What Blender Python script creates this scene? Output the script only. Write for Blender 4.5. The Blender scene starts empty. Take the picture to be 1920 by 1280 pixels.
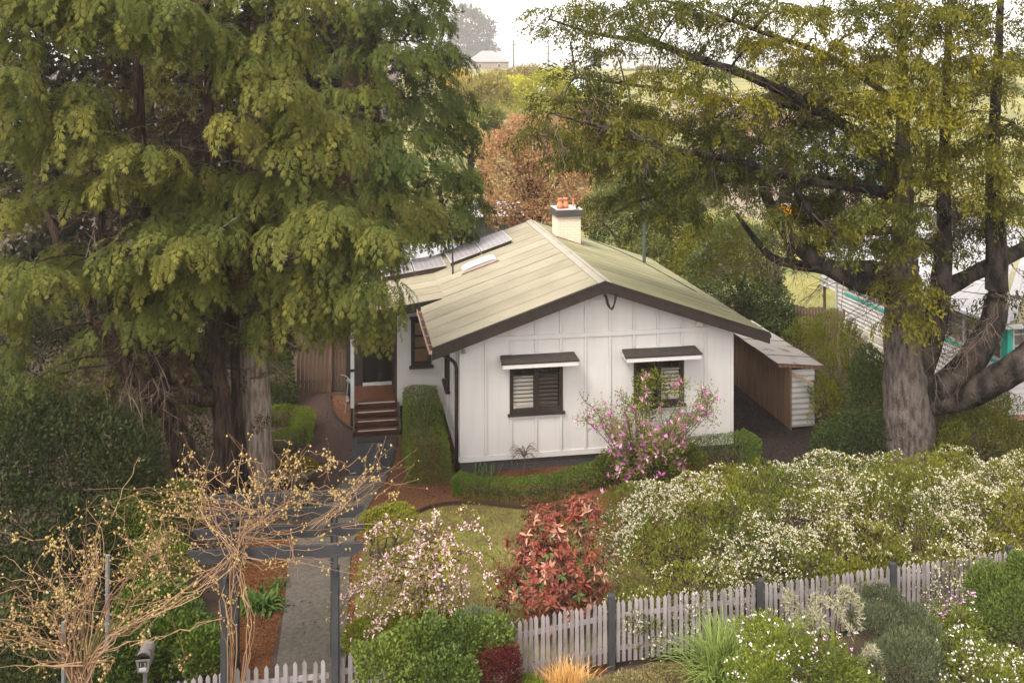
import bpy, math, random
import numpy as np
from mathutils import Vector, Matrix

# ------------------------------------------------------------------ camera, world, sun, exposure
scene = bpy.context.scene
F, CX, HY, CAMZ = 1800.0, 960.0, 130.0, 9.9          # focal length in photo pixels, horizon row, camera height
cam_data = bpy.data.cameras.new("camera")
cam = bpy.data.objects.new("camera", cam_data)
scene.collection.objects.link(cam)
cam.location = (0, 0, CAMZ)
cam.rotation_euler = (math.radians(90), 0, 0)
cam_data.sensor_width = 36.0
cam_data.lens = 36.0 * F / 1920.0
cam_data.shift_y = -(640.0 - HY) / 1920.0
cam_data.clip_end = 5000
scene.camera = cam

SUN_EL, SUN_AZ = math.radians(56), math.radians(222)   # azimuth measured clockwise from +Y
world = bpy.data.worlds.new("World"); scene.world = world
world.use_nodes = True
wn, wl = world.node_tree.nodes, world.node_tree.links
wn.clear()
sky = wn.new("ShaderNodeTexSky"); sky.sky_type = 'NISHITA'; sky.sun_disc = False
sky.sun_elevation = SUN_EL; sky.sun_rotation = SUN_AZ
sky.air_density = 1.0; sky.dust_density = 2.2; sky.ozone_density = 1.0
hs = wn.new("ShaderNodeHueSaturation"); hs.inputs['Saturation'].default_value = 0.12
tint = wn.new("ShaderNodeMixRGB"); tint.blend_type = 'MULTIPLY'; tint.inputs[0].default_value = 1
tint.inputs[2].default_value = (1.0, 0.945, 0.885, 1)
bg = wn.new("ShaderNodeBackground"); bg.inputs[1].default_value = 0.15
wo = wn.new("ShaderNodeOutputWorld")
wl.new(sky.outputs[0], hs.inputs['Color']); wl.new(hs.outputs[0], tint.inputs[1])
wl.new(tint.outputs[0], bg.inputs[0]); wl.new(bg.outputs[0], wo.inputs[0])

sun_data = bpy.data.lights.new("sun", 'SUN'); sun_data.energy = 0.95; sun_data.angle = math.radians(18)
sun_data.color = (1.0, 0.92, 0.80)
sun = bpy.data.objects.new("sun", sun_data); scene.collection.objects.link(sun)
sd = Vector((math.sin(SUN_AZ) * math.cos(SUN_EL), math.cos(SUN_AZ) * math.cos(SUN_EL), math.sin(SUN_EL)))
sun.rotation_euler = sd.to_track_quat('Z', 'Y').to_euler()

vs = scene.view_settings
vs.view_transform = 'Standard'; vs.look = 'None'; vs.gamma = 1.0; vs.use_curve_mapping = False
vs.exposure = 2.25
scene.render.engine = 'CYCLES'
scene.cycles.use_denoising = True
scene.cycles.max_bounces = 6; scene.cycles.diffuse_bounces = 3; scene.cycles.glossy_bounces = 2
scene.cycles.transmission_bounces = 3; scene.cycles.transparent_max_bounces = 6; scene.cycles.volume_bounces = 0
scene.cycles.use_adaptive_sampling = False

# ------------------------------------------------------------------ helpers
COL = scene.collection
R = math.radians
def at(u, v, Y):
    return np.array([(u - CX) / F * Y, Y, CAMZ - (v - HY) / F * Y])
def gr(u, v, z=0.0):
    Y = (CAMZ - z) * F / (v - HY)
    return np.array([(u - CX) / F * Y, Y, z])
def nrm(a):
    a = np.asarray(a, float)
    return a / np.maximum(np.linalg.norm(a, axis=-1, keepdims=True), 1e-9)

class MB:
    """collects quads and triangles into one mesh"""
    def __init__(s): s.V, s.Q, s.T, s.C, s.n = [], [], [], [], 0
    def add(s, V, Q=None, T=None, C=None):
        V = np.asarray(V, float).reshape(-1, 3)
        if Q is not None and len(Q): s.Q.append(np.asarray(Q, int).reshape(-1, 4) + s.n)
        if T is not None and len(T): s.T.append(np.asarray(T, int).reshape(-1, 3) + s.n)
        if C is not None:
            C = np.asarray(C, float)
            s.C.append(np.broadcast_to(C, (len(V), 3)) if C.ndim == 1 else C)
        s.V.append(V); s.n += len(V)
        return s
    def box(s, x0, x1, y0, y1, z0, z1):
        V = [(x, y, z) for z in (z0, z1) for y in (y0, y1) for x in (x0, x1)]
        return s.add(V, [(0, 2, 3, 1), (4, 5, 7, 6), (0, 1, 5, 4), (2, 6, 7, 3), (0, 4, 6, 2), (1, 3, 7, 5)])
    def hexa(s, V):
        return s.add(V, [(0, 2, 3, 1), (4, 5, 7, 6), (0, 1, 5, 4), (2, 6, 7, 3), (0, 4, 6, 2), (1, 3, 7, 5)])
    def beam(s, p, q, w, h, up=(0, 0, 1)):
        p, q = np.asarray(p, float), np.asarray(q, float)
        d = nrm(q - p); a = nrm(np.cross(d, up)); b = np.cross(a, d)
        V = []
        for e in (p, q):
            for sb in (-1, 1):
                for sa in (-1, 1): V.append(e + a * sa * w / 2 + b * sb * h / 2)
        return s.add(V, [(0, 2, 3, 1), (4, 5, 7, 6), (0, 1, 5, 4), (2, 6, 7, 3), (0, 4, 6, 2), (1, 3, 7, 5)])
    def tube(s, pts, rad, n=8, C=None, cap=True):
        P = np.asarray(pts, float); m = len(P)
        rad = np.broadcast_to(np.asarray(rad, float), (m,))
        T = nrm(np.gradient(P, axis=0))
        ref = np.array([0.31, 0.83, 0.46]) if abs(T[0][2]) > .8 else np.array([0.05, 0.03, 1.0])
        A = nrm(np.cross(T, ref)); B = np.cross(T, A)
        th = np.linspace(0, 2 * np.pi, n, endpoint=False)
        V = P[:, None] + rad[:, None, None] * (np.cos(th)[None, :, None] * A[:, None] + np.sin(th)[None, :, None] * B[:, None])
        i = np.arange(m - 1)[:, None] * n; j = np.arange(n)[None]; k = (j + 1) % n
        Q = np.stack([i + j, i + k, i + n + k, i + n + j], -1).reshape(-1, 4)
        V = V.reshape(-1, 3); Tt = []
        if cap:
            V = np.vstack([V, P[0], P[-1]]); e = (m - 1) * n
            for a in range(n):
                b = (a + 1) % n
                Tt += [(b, a, m * n), (e + a, e + b, m * n + 1)]
        if C is not None and np.ndim(C) == 2:
            C = np.repeat(C, n, 0)
            if cap: C = np.vstack([C, C[0], C[-1]])
        return s.add(V, Q, Tt, C)
    def poly(s, pts, z=None):
        """flat n-gon fan is avoided: stored as triangles by ear clipping through mathutils"""
        from mathutils.geometry import tessellate_polygon
        P = [Vector((p[0], p[1], p[2] if z is None else z)) for p in pts]
        T = tessellate_polygon([P])
        V = np.array([list(p) for p in P])
        T = np.array(T)
        nz = np.cross(V[T[0][1]] - V[T[0][0]], V[T[0][2]] - V[T[0][0]])[2]
        if nz < 0: T = T[:, ::-1]
        return s.add(V, None, T)
    def slab(s, pts, z0, z1):
        s.poly(pts, z1); n = len(pts)
        V = [(p[0], p[1], z0) for p in pts] + [(p[0], p[1], z1) for p in pts]
        return s.add(V, [(i, (i + 1) % n, n + (i + 1) % n, n + i) for i in range(n)])
    def mesh(s, name, mat, smooth=False):
        V = np.vstack(s.V) if s.V else np.zeros((0, 3))
        Q = np.vstack(s.Q) if s.Q else np.zeros((0, 4), int)
        T = np.vstack(s.T) if s.T else np.zeros((0, 3), int)
        me = bpy.data.meshes.new(name)
        nl = len(Q) * 4 + len(T) * 3
        me.vertices.add(len(V)); me.vertices.foreach_set('co', V.astype(np.float32).ravel())
        me.loops.add(nl); me.polygons.add(len(Q) + len(T))
        me.loops.foreach_set('vertex_index', np.concatenate([Q.ravel(), T.ravel()]).astype(np.int32))
        st = np.concatenate([np.arange(len(Q)) * 4, len(Q) * 4 + np.arange(len(T)) * 3]).astype(np.int32)
        me.polygons.foreach_set('loop_start', st)
        me.polygons.foreach_set('use_smooth', np.full(len(Q) + len(T), bool(smooth)))
        if s.C:
            C = np.vstack(s.C); C = np.maximum(C.mean(1, keepdims=True) + (C - C.mean(1, keepdims=True)) * 1.16, .0015)
            a = me.color_attributes.new('Col', 'FLOAT_COLOR', 'POINT')
            a.data.foreach_set('color', np.hstack([C, np.ones((len(C), 1))]).astype(np.float32).ravel())
        me.update(calc_edges=True); me.validate()
        if mat is not None: me.materials.append(mat)
        return me
    def build(s, name, mat, parent=None, smooth=False, loc=None, kind=None):
        return place(name, s.mesh(name, mat, smooth), parent, loc, kind)

def place(name, me, parent=None, loc=None, kind=None, rotz=0):
    o = bpy.data.objects.new(name, me); COL.objects.link(o)
    if parent is not None: o.parent = parent
    if loc is not None: o.location = loc
    if rotz: o.rotation_euler = (0, 0, rotz)
    if kind: o['kind'] = kind
    return o
def tag(o, label, cat, group=None, kind=None):
    o['label'] = label; o['category'] = cat
    if group: o['group'] = group
    if kind: o['kind'] = kind
    return o
def thing(name, label, cat, loc=(0, 0, 0), rotz=0, group=None):
    o = bpy.data.objects.new(name, None); COL.objects.link(o)
    o.location = loc; o.rotation_euler = (0, 0, rotz); o.empty_display_size = .2
    return tag(o, label, cat, group)
def struct(name, mb, mat, label=None):
    o = mb.build(name, mat); o['kind'] = 'structure'
    if label: o['label'] = label
    return o
def chaikin(P, n=2, closed=False):
    P = np.asarray(P, float)
    for _ in range(n):
        if closed:
            Qn = np.roll(P, -1, 0); P = np.stack([.75 * P + .25 * Qn, .25 * P + .75 * Qn], 1).reshape(-1, P.shape[1])
        else:
            a, b = P[:-1], P[1:]
            M = np.stack([.75 * a + .25 * b, .25 * a + .75 * b], 1).reshape(-1, P.shape[1])
            P = np.vstack([P[:1], M[1:-1], P[-1:]]) if len(P) > 2 else P
    return P

# ------------------------------------------------------------------ materials
MAT = {}
def mat(name, c, rough=.7, c2=None, scale=3.0, stretch=(1, 1, 1), bump=0.0, bscale=None, spec=.3, metal=0.0, detail=5.0, mixpow=(.35, .65), attr=False, coord='Object', bdist=.02):
    if name in MAT: return MAT[name]
    m = bpy.data.materials.new(name); m.use_nodes = True; MAT[name] = m
    n, l = m.node_tree.nodes, m.node_tree.links
    b = n['Principled BSDF']
    b.inputs['Roughness'].default_value = rough; b.inputs['Metallic'].default_value = metal
    b.inputs['Specular IOR Level'].default_value = spec
    tc = n.new('ShaderNodeTexCoord'); mp = n.new('ShaderNodeMapping'); mp.inputs['Scale'].default_value = stretch
    l.new(tc.outputs[coord], mp.inputs[0])
    nz = n.new('ShaderNodeTexNoise'); nz.inputs['Scale'].default_value = scale; nz.inputs['Detail'].default_value = detail
    l.new(mp.outputs[0], nz.inputs['Vector'])
    rp = n.new('ShaderNodeValToRGB'); e = rp.color_ramp.elements
    c2 = c2 or tuple(x * .8 for x in c)
    e[0].position, e[1].position = mixpow
    e[0].color = (*c2, 1); e[1].color = (*c, 1)
    l.new(nz.outputs['Fac'], rp.inputs[0]); l.new(rp.outputs[0], b.inputs['Base Color'])
    if bump:
        nb = n.new('ShaderNodeTexNoise'); nb.inputs['Scale'].default_value = bscale or scale * 6; nb.inputs['Detail'].default_value = 4
        l.new(mp.outputs[0], nb.inputs['Vector'])
        bp = n.new('ShaderNodeBump'); bp.inputs['Strength'].default_value = bump; bp.inputs['Distance'].default_value = bdist
        l.new(nb.outputs['Fac'], bp.inputs['Height']); l.new(bp.outputs[0], b.inputs['Normal'])
    return m
def leafmat(name, rough=.55, trans=.3, spec=.25):
    if name in MAT: return MAT[name]
    m = bpy.data.materials.new(name); m.use_nodes = True; MAT[name] = m
    n, l = m.node_tree.nodes, m.node_tree.links
    b = n['Principled BSDF']; b.inputs['Roughness'].default_value = rough; b.inputs['Specular IOR Level'].default_value = spec
    a = n.new('ShaderNodeVertexColor'); a.layer_name = 'Col'
    l.new(a.outputs[0], b.inputs['Base Color'])
    if trans:
        t = n.new('ShaderNodeBsdfTranslucent'); l.new(a.outputs[0], t.inputs[0])
        mx = n.new('ShaderNodeMixShader'); mx.inputs[0].default_value = trans
        l.new(b.outputs[0], mx.inputs[1]); l.new(t.outputs[0], mx.inputs[2])
        l.new(mx.outputs[0], n['Material Output'].inputs[0])
    return m
def brickmat(name, c1, c2, mortar, sc, bw=.23, bh=.086, rough=.8):
    m = bpy.data.materials.new(name); m.use_nodes = True; MAT[name] = m
    n, l = m.node_tree.nodes, m.node_tree.links
    b = n['Principled BSDF']; b.inputs['Roughness'].default_value = rough
    tc = n.new('ShaderNodeTexCoord'); sp = n.new('ShaderNodeSeparateXYZ'); cb = n.new('ShaderNodeCombineXYZ')
    ad = n.new('ShaderNodeMath'); ad.operation = 'ADD'
    l.new(tc.outputs['Object'], sp.inputs[0]); l.new(sp.outputs[0], ad.inputs[0]); l.new(sp.outputs[1], ad.inputs[1])
    l.new(ad.outputs[0], cb.inputs[0]); l.new(sp.outputs[2], cb.inputs[1])
    bt = n.new('ShaderNodeTexBrick'); bt.inputs['Scale'].default_value = 1
    bt.inputs['Brick Width'].default_value = bw; bt.inputs['Row Height'].default_value = bh; bt.inputs['Mortar Size'].default_value = .008
    bt.inputs['Color1'].default_value = (*c1, 1); bt.inputs['Color2'].default_value = (*c2, 1); bt.inputs['Mortar'].default_value = (*mortar, 1)
    l.new(cb.outputs[0], bt.inputs['Vector']); l.new(bt.outputs[0], b.inputs['Base Color'])
    bp = n.new('ShaderNodeBump'); bp.inputs['Strength'].default_value = .6; bp.inputs['Distance'].default_value = -.01
    l.new(bt.outputs['Fac'], bp.inputs['Height']); l.new(bp.outputs[0], b.inputs['Normal'])
    return m

WHITE = mat('painted_fibro', (.405, .384, .372), .6, (.372, .353, .342), scale=1.6, stretch=(2.5, 2.5, .35), bump=.05, bscale=60, mixpow=(.3, .6))
WHITE2 = mat('white_trim', (.44, .42, .41), .5, (.40, .38, .37), scale=4)
BROWN = mat('brown_trim', (.030, .023, .019), .6, (.021, .016, .013), scale=6, bump=.08, spec=.12)
DOORM = mat('dark_door', (.012, .008, .007), .35, (.008, .006, .005), scale=5)
ROOFM = mat('cream_roof_steel', (.225, .200, .146), .55, (.18, .162, .112), scale=1.1, stretch=(1, 1, 1), spec=.3, mixpow=(.3, .7))
ROOFG = mat('dim_green_roof_steel', (.195, .183, .106), .65, (.15, .147, .076), scale=1.4, spec=.25, mixpow=(.3, .7))  # right slope greener, with its dimmer light put into the colour
CAPM = mat('ridge_cream', (.25, .228, .18), .5, (.20, .182, .14), scale=3)
RUST = mat('rusty_gutter', (.16, .055, .02), .85, (.06, .03, .018), scale=9, bump=.4)
STEEL = mat('galvanised_steel', (.20, .20, .205), .5, (.15, .15, .155), scale=5, spec=.5, metal=.3)
ALU = mat('aluminium_strip', (.34, .33, .32), .5, (.28, .27, .26), scale=8, metal=.2)
DECKM = mat('stained_deck_timber', (.068, .024, .009), .6, (.034, .012, .005), scale=3, stretch=(2, 12, 6), bump=.2)
CHAR = mat('charcoal_paint', (.036, .0365, .039), .65, (.027, .0275, .0295), scale=5, bump=.05, spec=.1)
PICK = mat('grey_picket_paint', (.225, .200, .202), .65, (.15, .132, .132), scale=4, stretch=(3, 3, .6), bump=.12)
PALING = mat('weathered_paling', (.105, .066, .042), .85, (.045, .028, .018), scale=2.5, stretch=(8, 8, .5), bump=.3)
PALING2 = mat('brown_board', (.17, .098, .058), .85, (.075, .042, .025), scale=2.5, stretch=(8, 8, .5), bump=.3)
CONC = mat('aggregate_concrete', (.075, .065, .053), .85, (.040, .034, .028), scale=14, bump=.35, bscale=90, mixpow=(.3, .7))
SLATE = mat('blue_grey_slab', (.036, .036, .038), .75, (.022, .022, .024), scale=3, bump=.1, spec=.12)
GLASS = mat('window_glass', (.02, .02, .02), .08, (.02, .02, .02), spec=.6)
BLACK = mat('dark_rubber', (.012, .011, .011), .8)
def barkmat(name, c, c2, vs_=(7, 7, 1.1), sc=2.2, bump=.8):
    return mat(name, c, .9, c2, scale=sc, stretch=vs_, bump=bump, bscale=6, spec=.15, mixpow=(.38, .62), bdist=.06)
BARK_GREY = barkmat('fibrous_grey_bark', (.20, .162, .13), (.085, .065, .05))
BARK_DARK = barkmat('dark_cypress_bark', (.05, .032, .022), (.012, .008, .006))
BARK_CEDAR_LOW = mat('grey_cedar_bark', (.125, .103, .091), .9, (.045, .036, .031), scale=2.4, stretch=(5, 5, 1.3), bump=1.0, bscale=9, spec=.1, mixpow=(.36, .62), detail=12, bdist=.09)
BARK_CEDAR = mat('lichen_cedar_bark', (.052, .041, .034), .9, (.011, .009, .008), scale=2.2, stretch=(1.6, 1.6, .8), bump=1.0, bscale=12, spec=.1, mixpow=(.40, .64), detail=12, bdist=.09)
TWIG = mat('dead_twig', (.10, .07, .05), .9, (.06, .042, .03), scale=4)
LEAF = leafmat('leaf', .65, .3, .10)
LEAF_SHINY = leafmat('glossy_leaf', .45, .22, .2)
NEEDLE = leafmat('needle_spray', .7, .3, .06)
PETAL = leafmat('petal', .6, .35, .1)
STEMM = leafmat('vine_stem', .8, 0, .15)
# ------------------------------------------------------------------ terrain and ground sheets
def hz(X, Y):
    Y = np.asarray(Y, float); X = np.asarray(X, float)
    s = np.clip((Y - 70) / 150, 0, 1); s = s * s * (3 - 2 * s)
    return s * 8.6 + np.clip((Y - 220) / 700, 0, 1) * 3.0
gy = np.concatenate([np.linspace(2, 60, 12), np.linspace(66, 240, 30), np.linspace(255, 900, 14)])
gx = np.concatenate([np.linspace(-700, -60, 8), np.linspace(-45, 45, 13), np.linspace(60, 700, 8)])
gm = MB(); XX, YY = np.meshgrid(gx, gy)
ZZ = hz(XX, YY) + .25 * np.sin(XX * .11 + 1) * np.clip((YY - 70) / 60, 0, 1)
idx = np.arange(XX.size).reshape(XX.shape)
gm.add(np.stack([XX, YY, ZZ], -1), np.stack([idx[:-1, :-1], idx[:-1, 1:], idx[1:, 1:], idx[1:, :-1]], -1).reshape(-1, 4))
SOIL = mat('leaf_litter_soil', (.045, .028, .018), .95, (.02, .013, .009), scale=2.2, bump=.5, bscale=25)
PADDOCK = mat('pale_paddock_grass', (.165, .145, .045), .95, (.085, .095, .03), scale=.25, bump=.4, bscale=14, mixpow=(.35, .6))
MULCH = mat('bark_mulch', (.115, .047, .017), .95, (.042, .017, .008), scale=22, bump=.9, bscale=60)
GRAVEL = mat('red_brown_gravel', (.048, .026, .020), .95, (.022, .012, .010), scale=30, bump=.7, bscale=80)
LAWNM = mat('lawn_soil', (.11, .10, .026), .95, (.075, .050, .02), scale=1.6, bump=.4, bscale=40)
struct('ground', gm, SOIL)
pm = MB(); pxs = np.linspace(-14, 110, 14); pys = np.concatenate([np.linspace(36, 60, 4), np.linspace(66, 215, 26)])
pys = np.concatenate([pys, np.linspace(240, 850, 10)]); PX, PY = np.meshgrid(pxs, pys); PX = PX * (1 + np.maximum(0, PY - 100) / 150); PZ = hz(PX, PY) + .25 * np.sin(PX * .11 + 1) * np.clip((PY - 70) / 60, 0, 1) + .05 + np.clip((PY - 60) / 150, 0, 1) * .5
idx = np.arange(PX.size).reshape(PX.shape)
pm.add(np.stack([PX, PY, PZ], -1), np.stack([idx[:-1, :-1], idx[:-1, 1:], idx[1:, 1:], idx[1:, :-1]], -1).reshape(-1, 4))
struct('paddock', pm, PADDOCK)
def sheet(name, px, m, z, smooth=1):
    P = chaikin([gr(u, v)[:2] for u, v in px], smooth, True)
    mb = MB(); mb.poly([(x, y, z) for x, y in P], z)
    return struct(name, mb, m), P
_, MULCH_P = sheet('mulch_bed', [(748, 800), (745, 870), (690, 935), (655, 1040), (640, 1290), (1000, 1320), (1180, 1240), (1200, 1010), (1330, 935), (1420, 860), (1100, 860), (850, 800)], MULCH, .006)
_, LAWN_P = sheet('lawn', [(664, 1210), (668, 1080), (684, 1012), (742, 994), (775, 968), (820, 950), (900, 947), (980, 958), (1050, 957), (1120, 972), (1190, 1040), (1235, 1110), (1215, 1180), (1000, 1290), (760, 1300), (680, 1260)], LAWNM, .012, 2)
_, BED_P = sheet('mulch_bed', [(440, 1010), (540, 990), (545, 1060), (528, 1150), (508, 1240), (480, 1330), (380, 1330), (410, 1120)], MULCH, .006)
_, GRAVEL_P = sheet('gravel_court', [(500, 745), (668, 735), (668, 830), (640, 900), (560, 960), (490, 900)], GRAVEL, .006, 1)
sheet('mulch_bed', [(618, 742), (668, 742), (668, 808), (645, 795), (625, 775)], MULCH, .012, 1)
sheet('side_passage', [(1376, 700), (1440, 700), (1535, 850), (1525, 900), (1376, 880)], mat('dark_gravel', (.018, .012, .010), .95, (.006, .004, .003), scale=9, bump=.7), .008, 0)
# footpath: slabs with thickness
pa = MB(); pa.slab([gr(*p)[:2] for p in [(600, 1330), (516, 1330), (520, 1235), (532, 1150), (540, 1060), (556, 1010), (600, 960), (640, 905), (650, 893), (728, 893), (700, 935), (672, 985), (657, 1050), (650, 1180), (646, 1330)]], -.05, .03)
struct('footpath', pa, CONC)
pb = MB(); pb.slab([gr(*p)[:2] for p in [(650.6, 892), (664, 826), (744, 826), (728.6, 892)]], -.05, .034)
struct('footpath', pb, SLATE)
# dark edging round the lawn and gravel court
ed = MB()
for px in ([(688, 1003), (742, 989), (775, 965), (820, 947), (900, 944), (980, 955), (1050, 954), (1120, 968), (1150, 985)],):
    P = chaikin([gr(*p) for p in px], 2)
    for a, b in zip(P[:-1], P[1:]): ed.beam(a + [0, 0, .035], b + [0, 0, .035], .04, .10)
tag(ed.build('garden_edging', mat('edging_timber', (.03, .017, .01), .8, bump=.2)), 'dark timber edging curving between the mulch bed and the lawn', 'edging')
ed = MB(); P = chaikin([gr(*p) for p in [(617, 742), (623, 775), (643, 797), (668, 812)]], 2)
for a, b in zip(P[:-1], P[1:]): ed.beam(a + [0, 0, .035], b + [0, 0, .035], .05, .11)
tag(ed.build('garden_edging', MAT['edging_timber']), 'short curved edging by the brown gravel beside the porch steps', 'edging')

# ------------------------------------------------------------------ house
ANG = math.atan2(.17, .985); P0 = (-1.28, 23.5, 0)
house = thing('cottage', 'white battened cottage with brown trim and cream corrugated gable roof', 'house', P0, ANG)
def H(t, s, z=0):
    c, q = math.cos(ANG), math.sin(ANG)
    return np.array([P0[0] + c * t - q * s, P0[1] + q * t + c * s, z])
W, L, SL, Z0 = 7.07, 8.65, .34, 3.45
RID = Z0 + SL * W / 2
PLB = brickmat('dark_plinth_brick', (.03, .026, .026), (.04, .034, .033), (.018, .016, .016), 1)
def rz(x): return Z0 + SL * (x if x < W / 2 else W - x)
# plinth
mb = MB(); mb.box(.03, W - .03, .03, 8.6, 0, .27); mb.build('plinth', PLB, house)
# front wall with real window openings
wins = [(1.24, 2.58, 1.40, 2.62), (4.42, 5.74, 1.40, 2.62)]
mb = MB(); T = .12
xs = [0, 1.24, 2.58, 4.42, 5.74, W]
for i in range(5):
    a, b = xs[i], xs[i + 1]
    if i in (1, 3):
        w = wins[i // 2]; mb.box(a, b, 0, T, .27, w[2]); mb.box(a, b, 0, T, w[3], 3.2)
    else: mb.box(a, b, 0, T, .27, 3.2)
pts = [(0, 3.2), (W, 3.2), (W, rz(W) - .05), (W / 2, RID - .05), (0, rz(0) - .05)]
V = [(x, 0, z) for x, z in pts] + [(x, T, z) for x, z in pts]
mb.add(V, [(0, 1, 6, 5), (1, 2, 7, 6), (2, 3, 8, 7), (3, 4, 9, 8), (4, 0, 5, 9)], [(0, 4, 3), (0, 3, 2), (0, 2, 1), (5, 8, 9), (5, 7, 8), (5, 6, 7)])
mb.build('front_wall', WHITE, house)
# side and rear walls
mb = MB(); mb.box(0, T, T, 2.28, .27, 3.38); mb.box(0, T, 3.22, 4.07, .27, 3.38); mb.box(0, T, 2.28, 3.22, .27, 1.30); mb.box(0, T, 2.28, 3.22, 2.62, 3.38)
mb.box(0, T, 4.07, 8.6, .27, 3.38); mb.build('side_wall', WHITE, house)
mb = MB(); mb.box(W - T, W, T, 8.6, .27, 3.38); mb.build('side_wall', WHITE, house)
mb = MB(); V = [(x, 8.48, z) for x, z in [(T, .27), (W - T, .27)] + pts[2:]] + [(x, 8.6, z) for x, z in [(T, .27), (W - T, .27)] + pts[2:]]
mb.add(V, [(0, 5, 6, 1), (1, 6, 7, 2), (2, 7, 8, 3), (3, 8, 9, 4), (4, 9, 5, 0)], [(0, 1, 2), (0, 2, 3), (0, 3, 4), (5, 7, 6), (5, 8, 7), (5, 9, 8)])
mb.build('rear_wall', WHITE, house)
# cover battens, each a strip of its own
def batten(x, z0, z1, w=.055): MB().box(x - w / 2, x + w / 2, -.032, -.002, z0, z1).build('batten', WHITE, house)
for k in range(1, 11):
    x = .63 * k + .01
    win = next((w for w in wins if w[0] - .1 < x < w[1] + .1), None)
    if win is None: batten(x, .42, 3.205)
    else:
        edge = abs(x - win[0]) < .08 or abs(x - win[1]) < .08
        if edge: batten(x, .42, 1.335)
        else: batten(x, .42, 1.335)
        batten(x, 2.90, 3.205)
    batten(x, 3.325, rz(x) - .06)
for x in (.03, W - .03): MB().box(x - .035, x + .035, -.024, -.002, .28, 3.36).build('corner_board', WHITE, house)
def rail(x0, x1, z0, z1): MB().box(x0, x1, -.036, -.002, z0, z1).build('cover_rail', WHITE, house)
rail(.07, W - .07, 3.21, 3.32); rail(.07, W - .07, .285, .415)
for w in wins:
    rail(w[0] + .05, w[1] - .05, 1.275, 1.335); rail(w[0] + .05, w[1] - .05, 2.84, 2.895)
for k in range(1, 7): MB().box(-.022, -.002, .63 * k - .028, .63 * k + .028, .42, 3.3).build('batten', WHITE, house) if not 2.2 < .63 * k < 3.3 else MB().box(-.022, -.002, .63 * k - .028, .63 * k + .028, .42, 1.2).build('batten', WHITE, house)
MB().box(-.026, -.002, .02, 4.05, .285, .415).build('cover_rail', WHITE, house)
# windows with louvred shutters
LOUV = mat('cream_louvre', (.5, .455, .40), .5, (.44, .40, .35)); LOUVD = mat('dark_louvre', (.085, .07, .058), .5, (.06, .05, .042))
def shutter_window(w, order):
    x0, x1, z0, z1 = w; xm = (x0 + x1) / 2
    fr = MB()
    fr.box(x0, x0 + .09, -.03, .1, z0, z1); fr.box(x1 - .09, x1, -.03, .1, z0, z1); fr.box(xm - .055, xm + .055, -.03, .1, z0, z1)
    for a, b in ((x0 + .09, xm - .055), (xm + .055, x1 - .09)):
        fr.box(a, b, -.028, .1, z0, z0 + .1); fr.box(a, b, -.028, .1, z1 - .09, z1); fr.box(a, b, -.024, .06, z1 - .30, z1 - .26)
        m = (a + b) / 2; fr.box(m - .015, m + .015, -.022, .06, z1 - .26, z1 - .09)
    wo_ = fr.build('window', BROWN, house)
    MB().box(x0 - .05, x1 + .05, -.075, -.005, z0 - .062, z0 - .002).build('sill', BROWN, wo_)
    for i, (a, b) in enumerate(((x0 + .09, xm - .055), (xm + .055, x1 - .09))):
        MB().box(a + .002, b - .002, .03, .034, z0 + .1, z1 - .3).build('pane', PANE, wo_)
        MB().box(a + .002, b - .002, .03, .034, z1 - .26, z1 - .09).build('pane', PANE, wo_)
        lm = LOUV if order[i] else LOUVD
        MB().box(a + .002, b - .002, .075, .095, z0 + .1, z0 + .16).build('shutter_rail', lm, wo_)
        for k in range(8):
            z = z0 + .195 + k * (z1 - z0 - .48) / 7.6
            mb = MB(); mb.beam((a + .004, .09, z), (b - .004, .09, z), .075, .008, up=(0, -.75, .66)); mb.build('louvre', lm, wo_)
    return wo_
def glassmat(name, refl=.12):
    m = bpy.data.materials.new(name); m.use_nodes = True; MAT[name] = m
    n, l = m.node_tree.nodes, m.node_tree.links
    n.remove(n['Principled BSDF'])
    t = n.new('ShaderNodeBsdfTransparent'); t.inputs[0].default_value = (.95, .95, .95, 1)
    g = n.new('ShaderNodeBsdfGlossy'); g.inputs['Roughness'].default_value = .06
    mx = n.new('ShaderNodeMixShader'); mx.inputs[0].default_value = refl
    l.new(t.outputs[0], mx.inputs[1]); l.new(g.outputs[0], mx.inputs[2]); l.new(mx.outputs[0], n['Material Output'].inputs[0])
    return m
PANE = glassmat('clear_pane', .07)
shutter_window(wins[0], (1, 0)); shutter_window(wins[1], (0, 1))
MB().box(1.335, 1.40, .024, .028, 1.51, 1.565).build('alarm_sticker', WHITE2, house)
# room behind the front windows kept dark by a partition
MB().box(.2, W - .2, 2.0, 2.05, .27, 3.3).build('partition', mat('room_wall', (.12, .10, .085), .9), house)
# window awnings
SHING = mat('awning_shingle', (.034, .028, .024), .9, (.022, .018, .016), scale=9, bump=.5, bscale=60)
for x0, x1 in ((.96, 2.90), (4.07, 6.07)):
    mb = MB(); mb.hexa([(x0, -.46, 2.74), (x1, -.46, 2.74), (x0 + .04, -.028, 2.80), (x1 - .04, -.028, 2.80), (x0, -.47, 2.775), (x1, -.47, 2.775), (x0 + .04, -.028, 2.86), (x1 - .04, -.028, 2.86)])
    aw = mb.build('awning', SHING, house)
    mb = MB(); mb.box(x0 + .03, x1 - .03, -.45, -.42, 2.64, 2.736); mb.box(x0 + .03, x0 + .055, -.42, -.03, 2.66, 2.742); mb.box(x1 - .055, x1 - .03, -.42, -.03, 2.66, 2.742)
    mb.build('fascia', WHITE2, aw)
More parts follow.
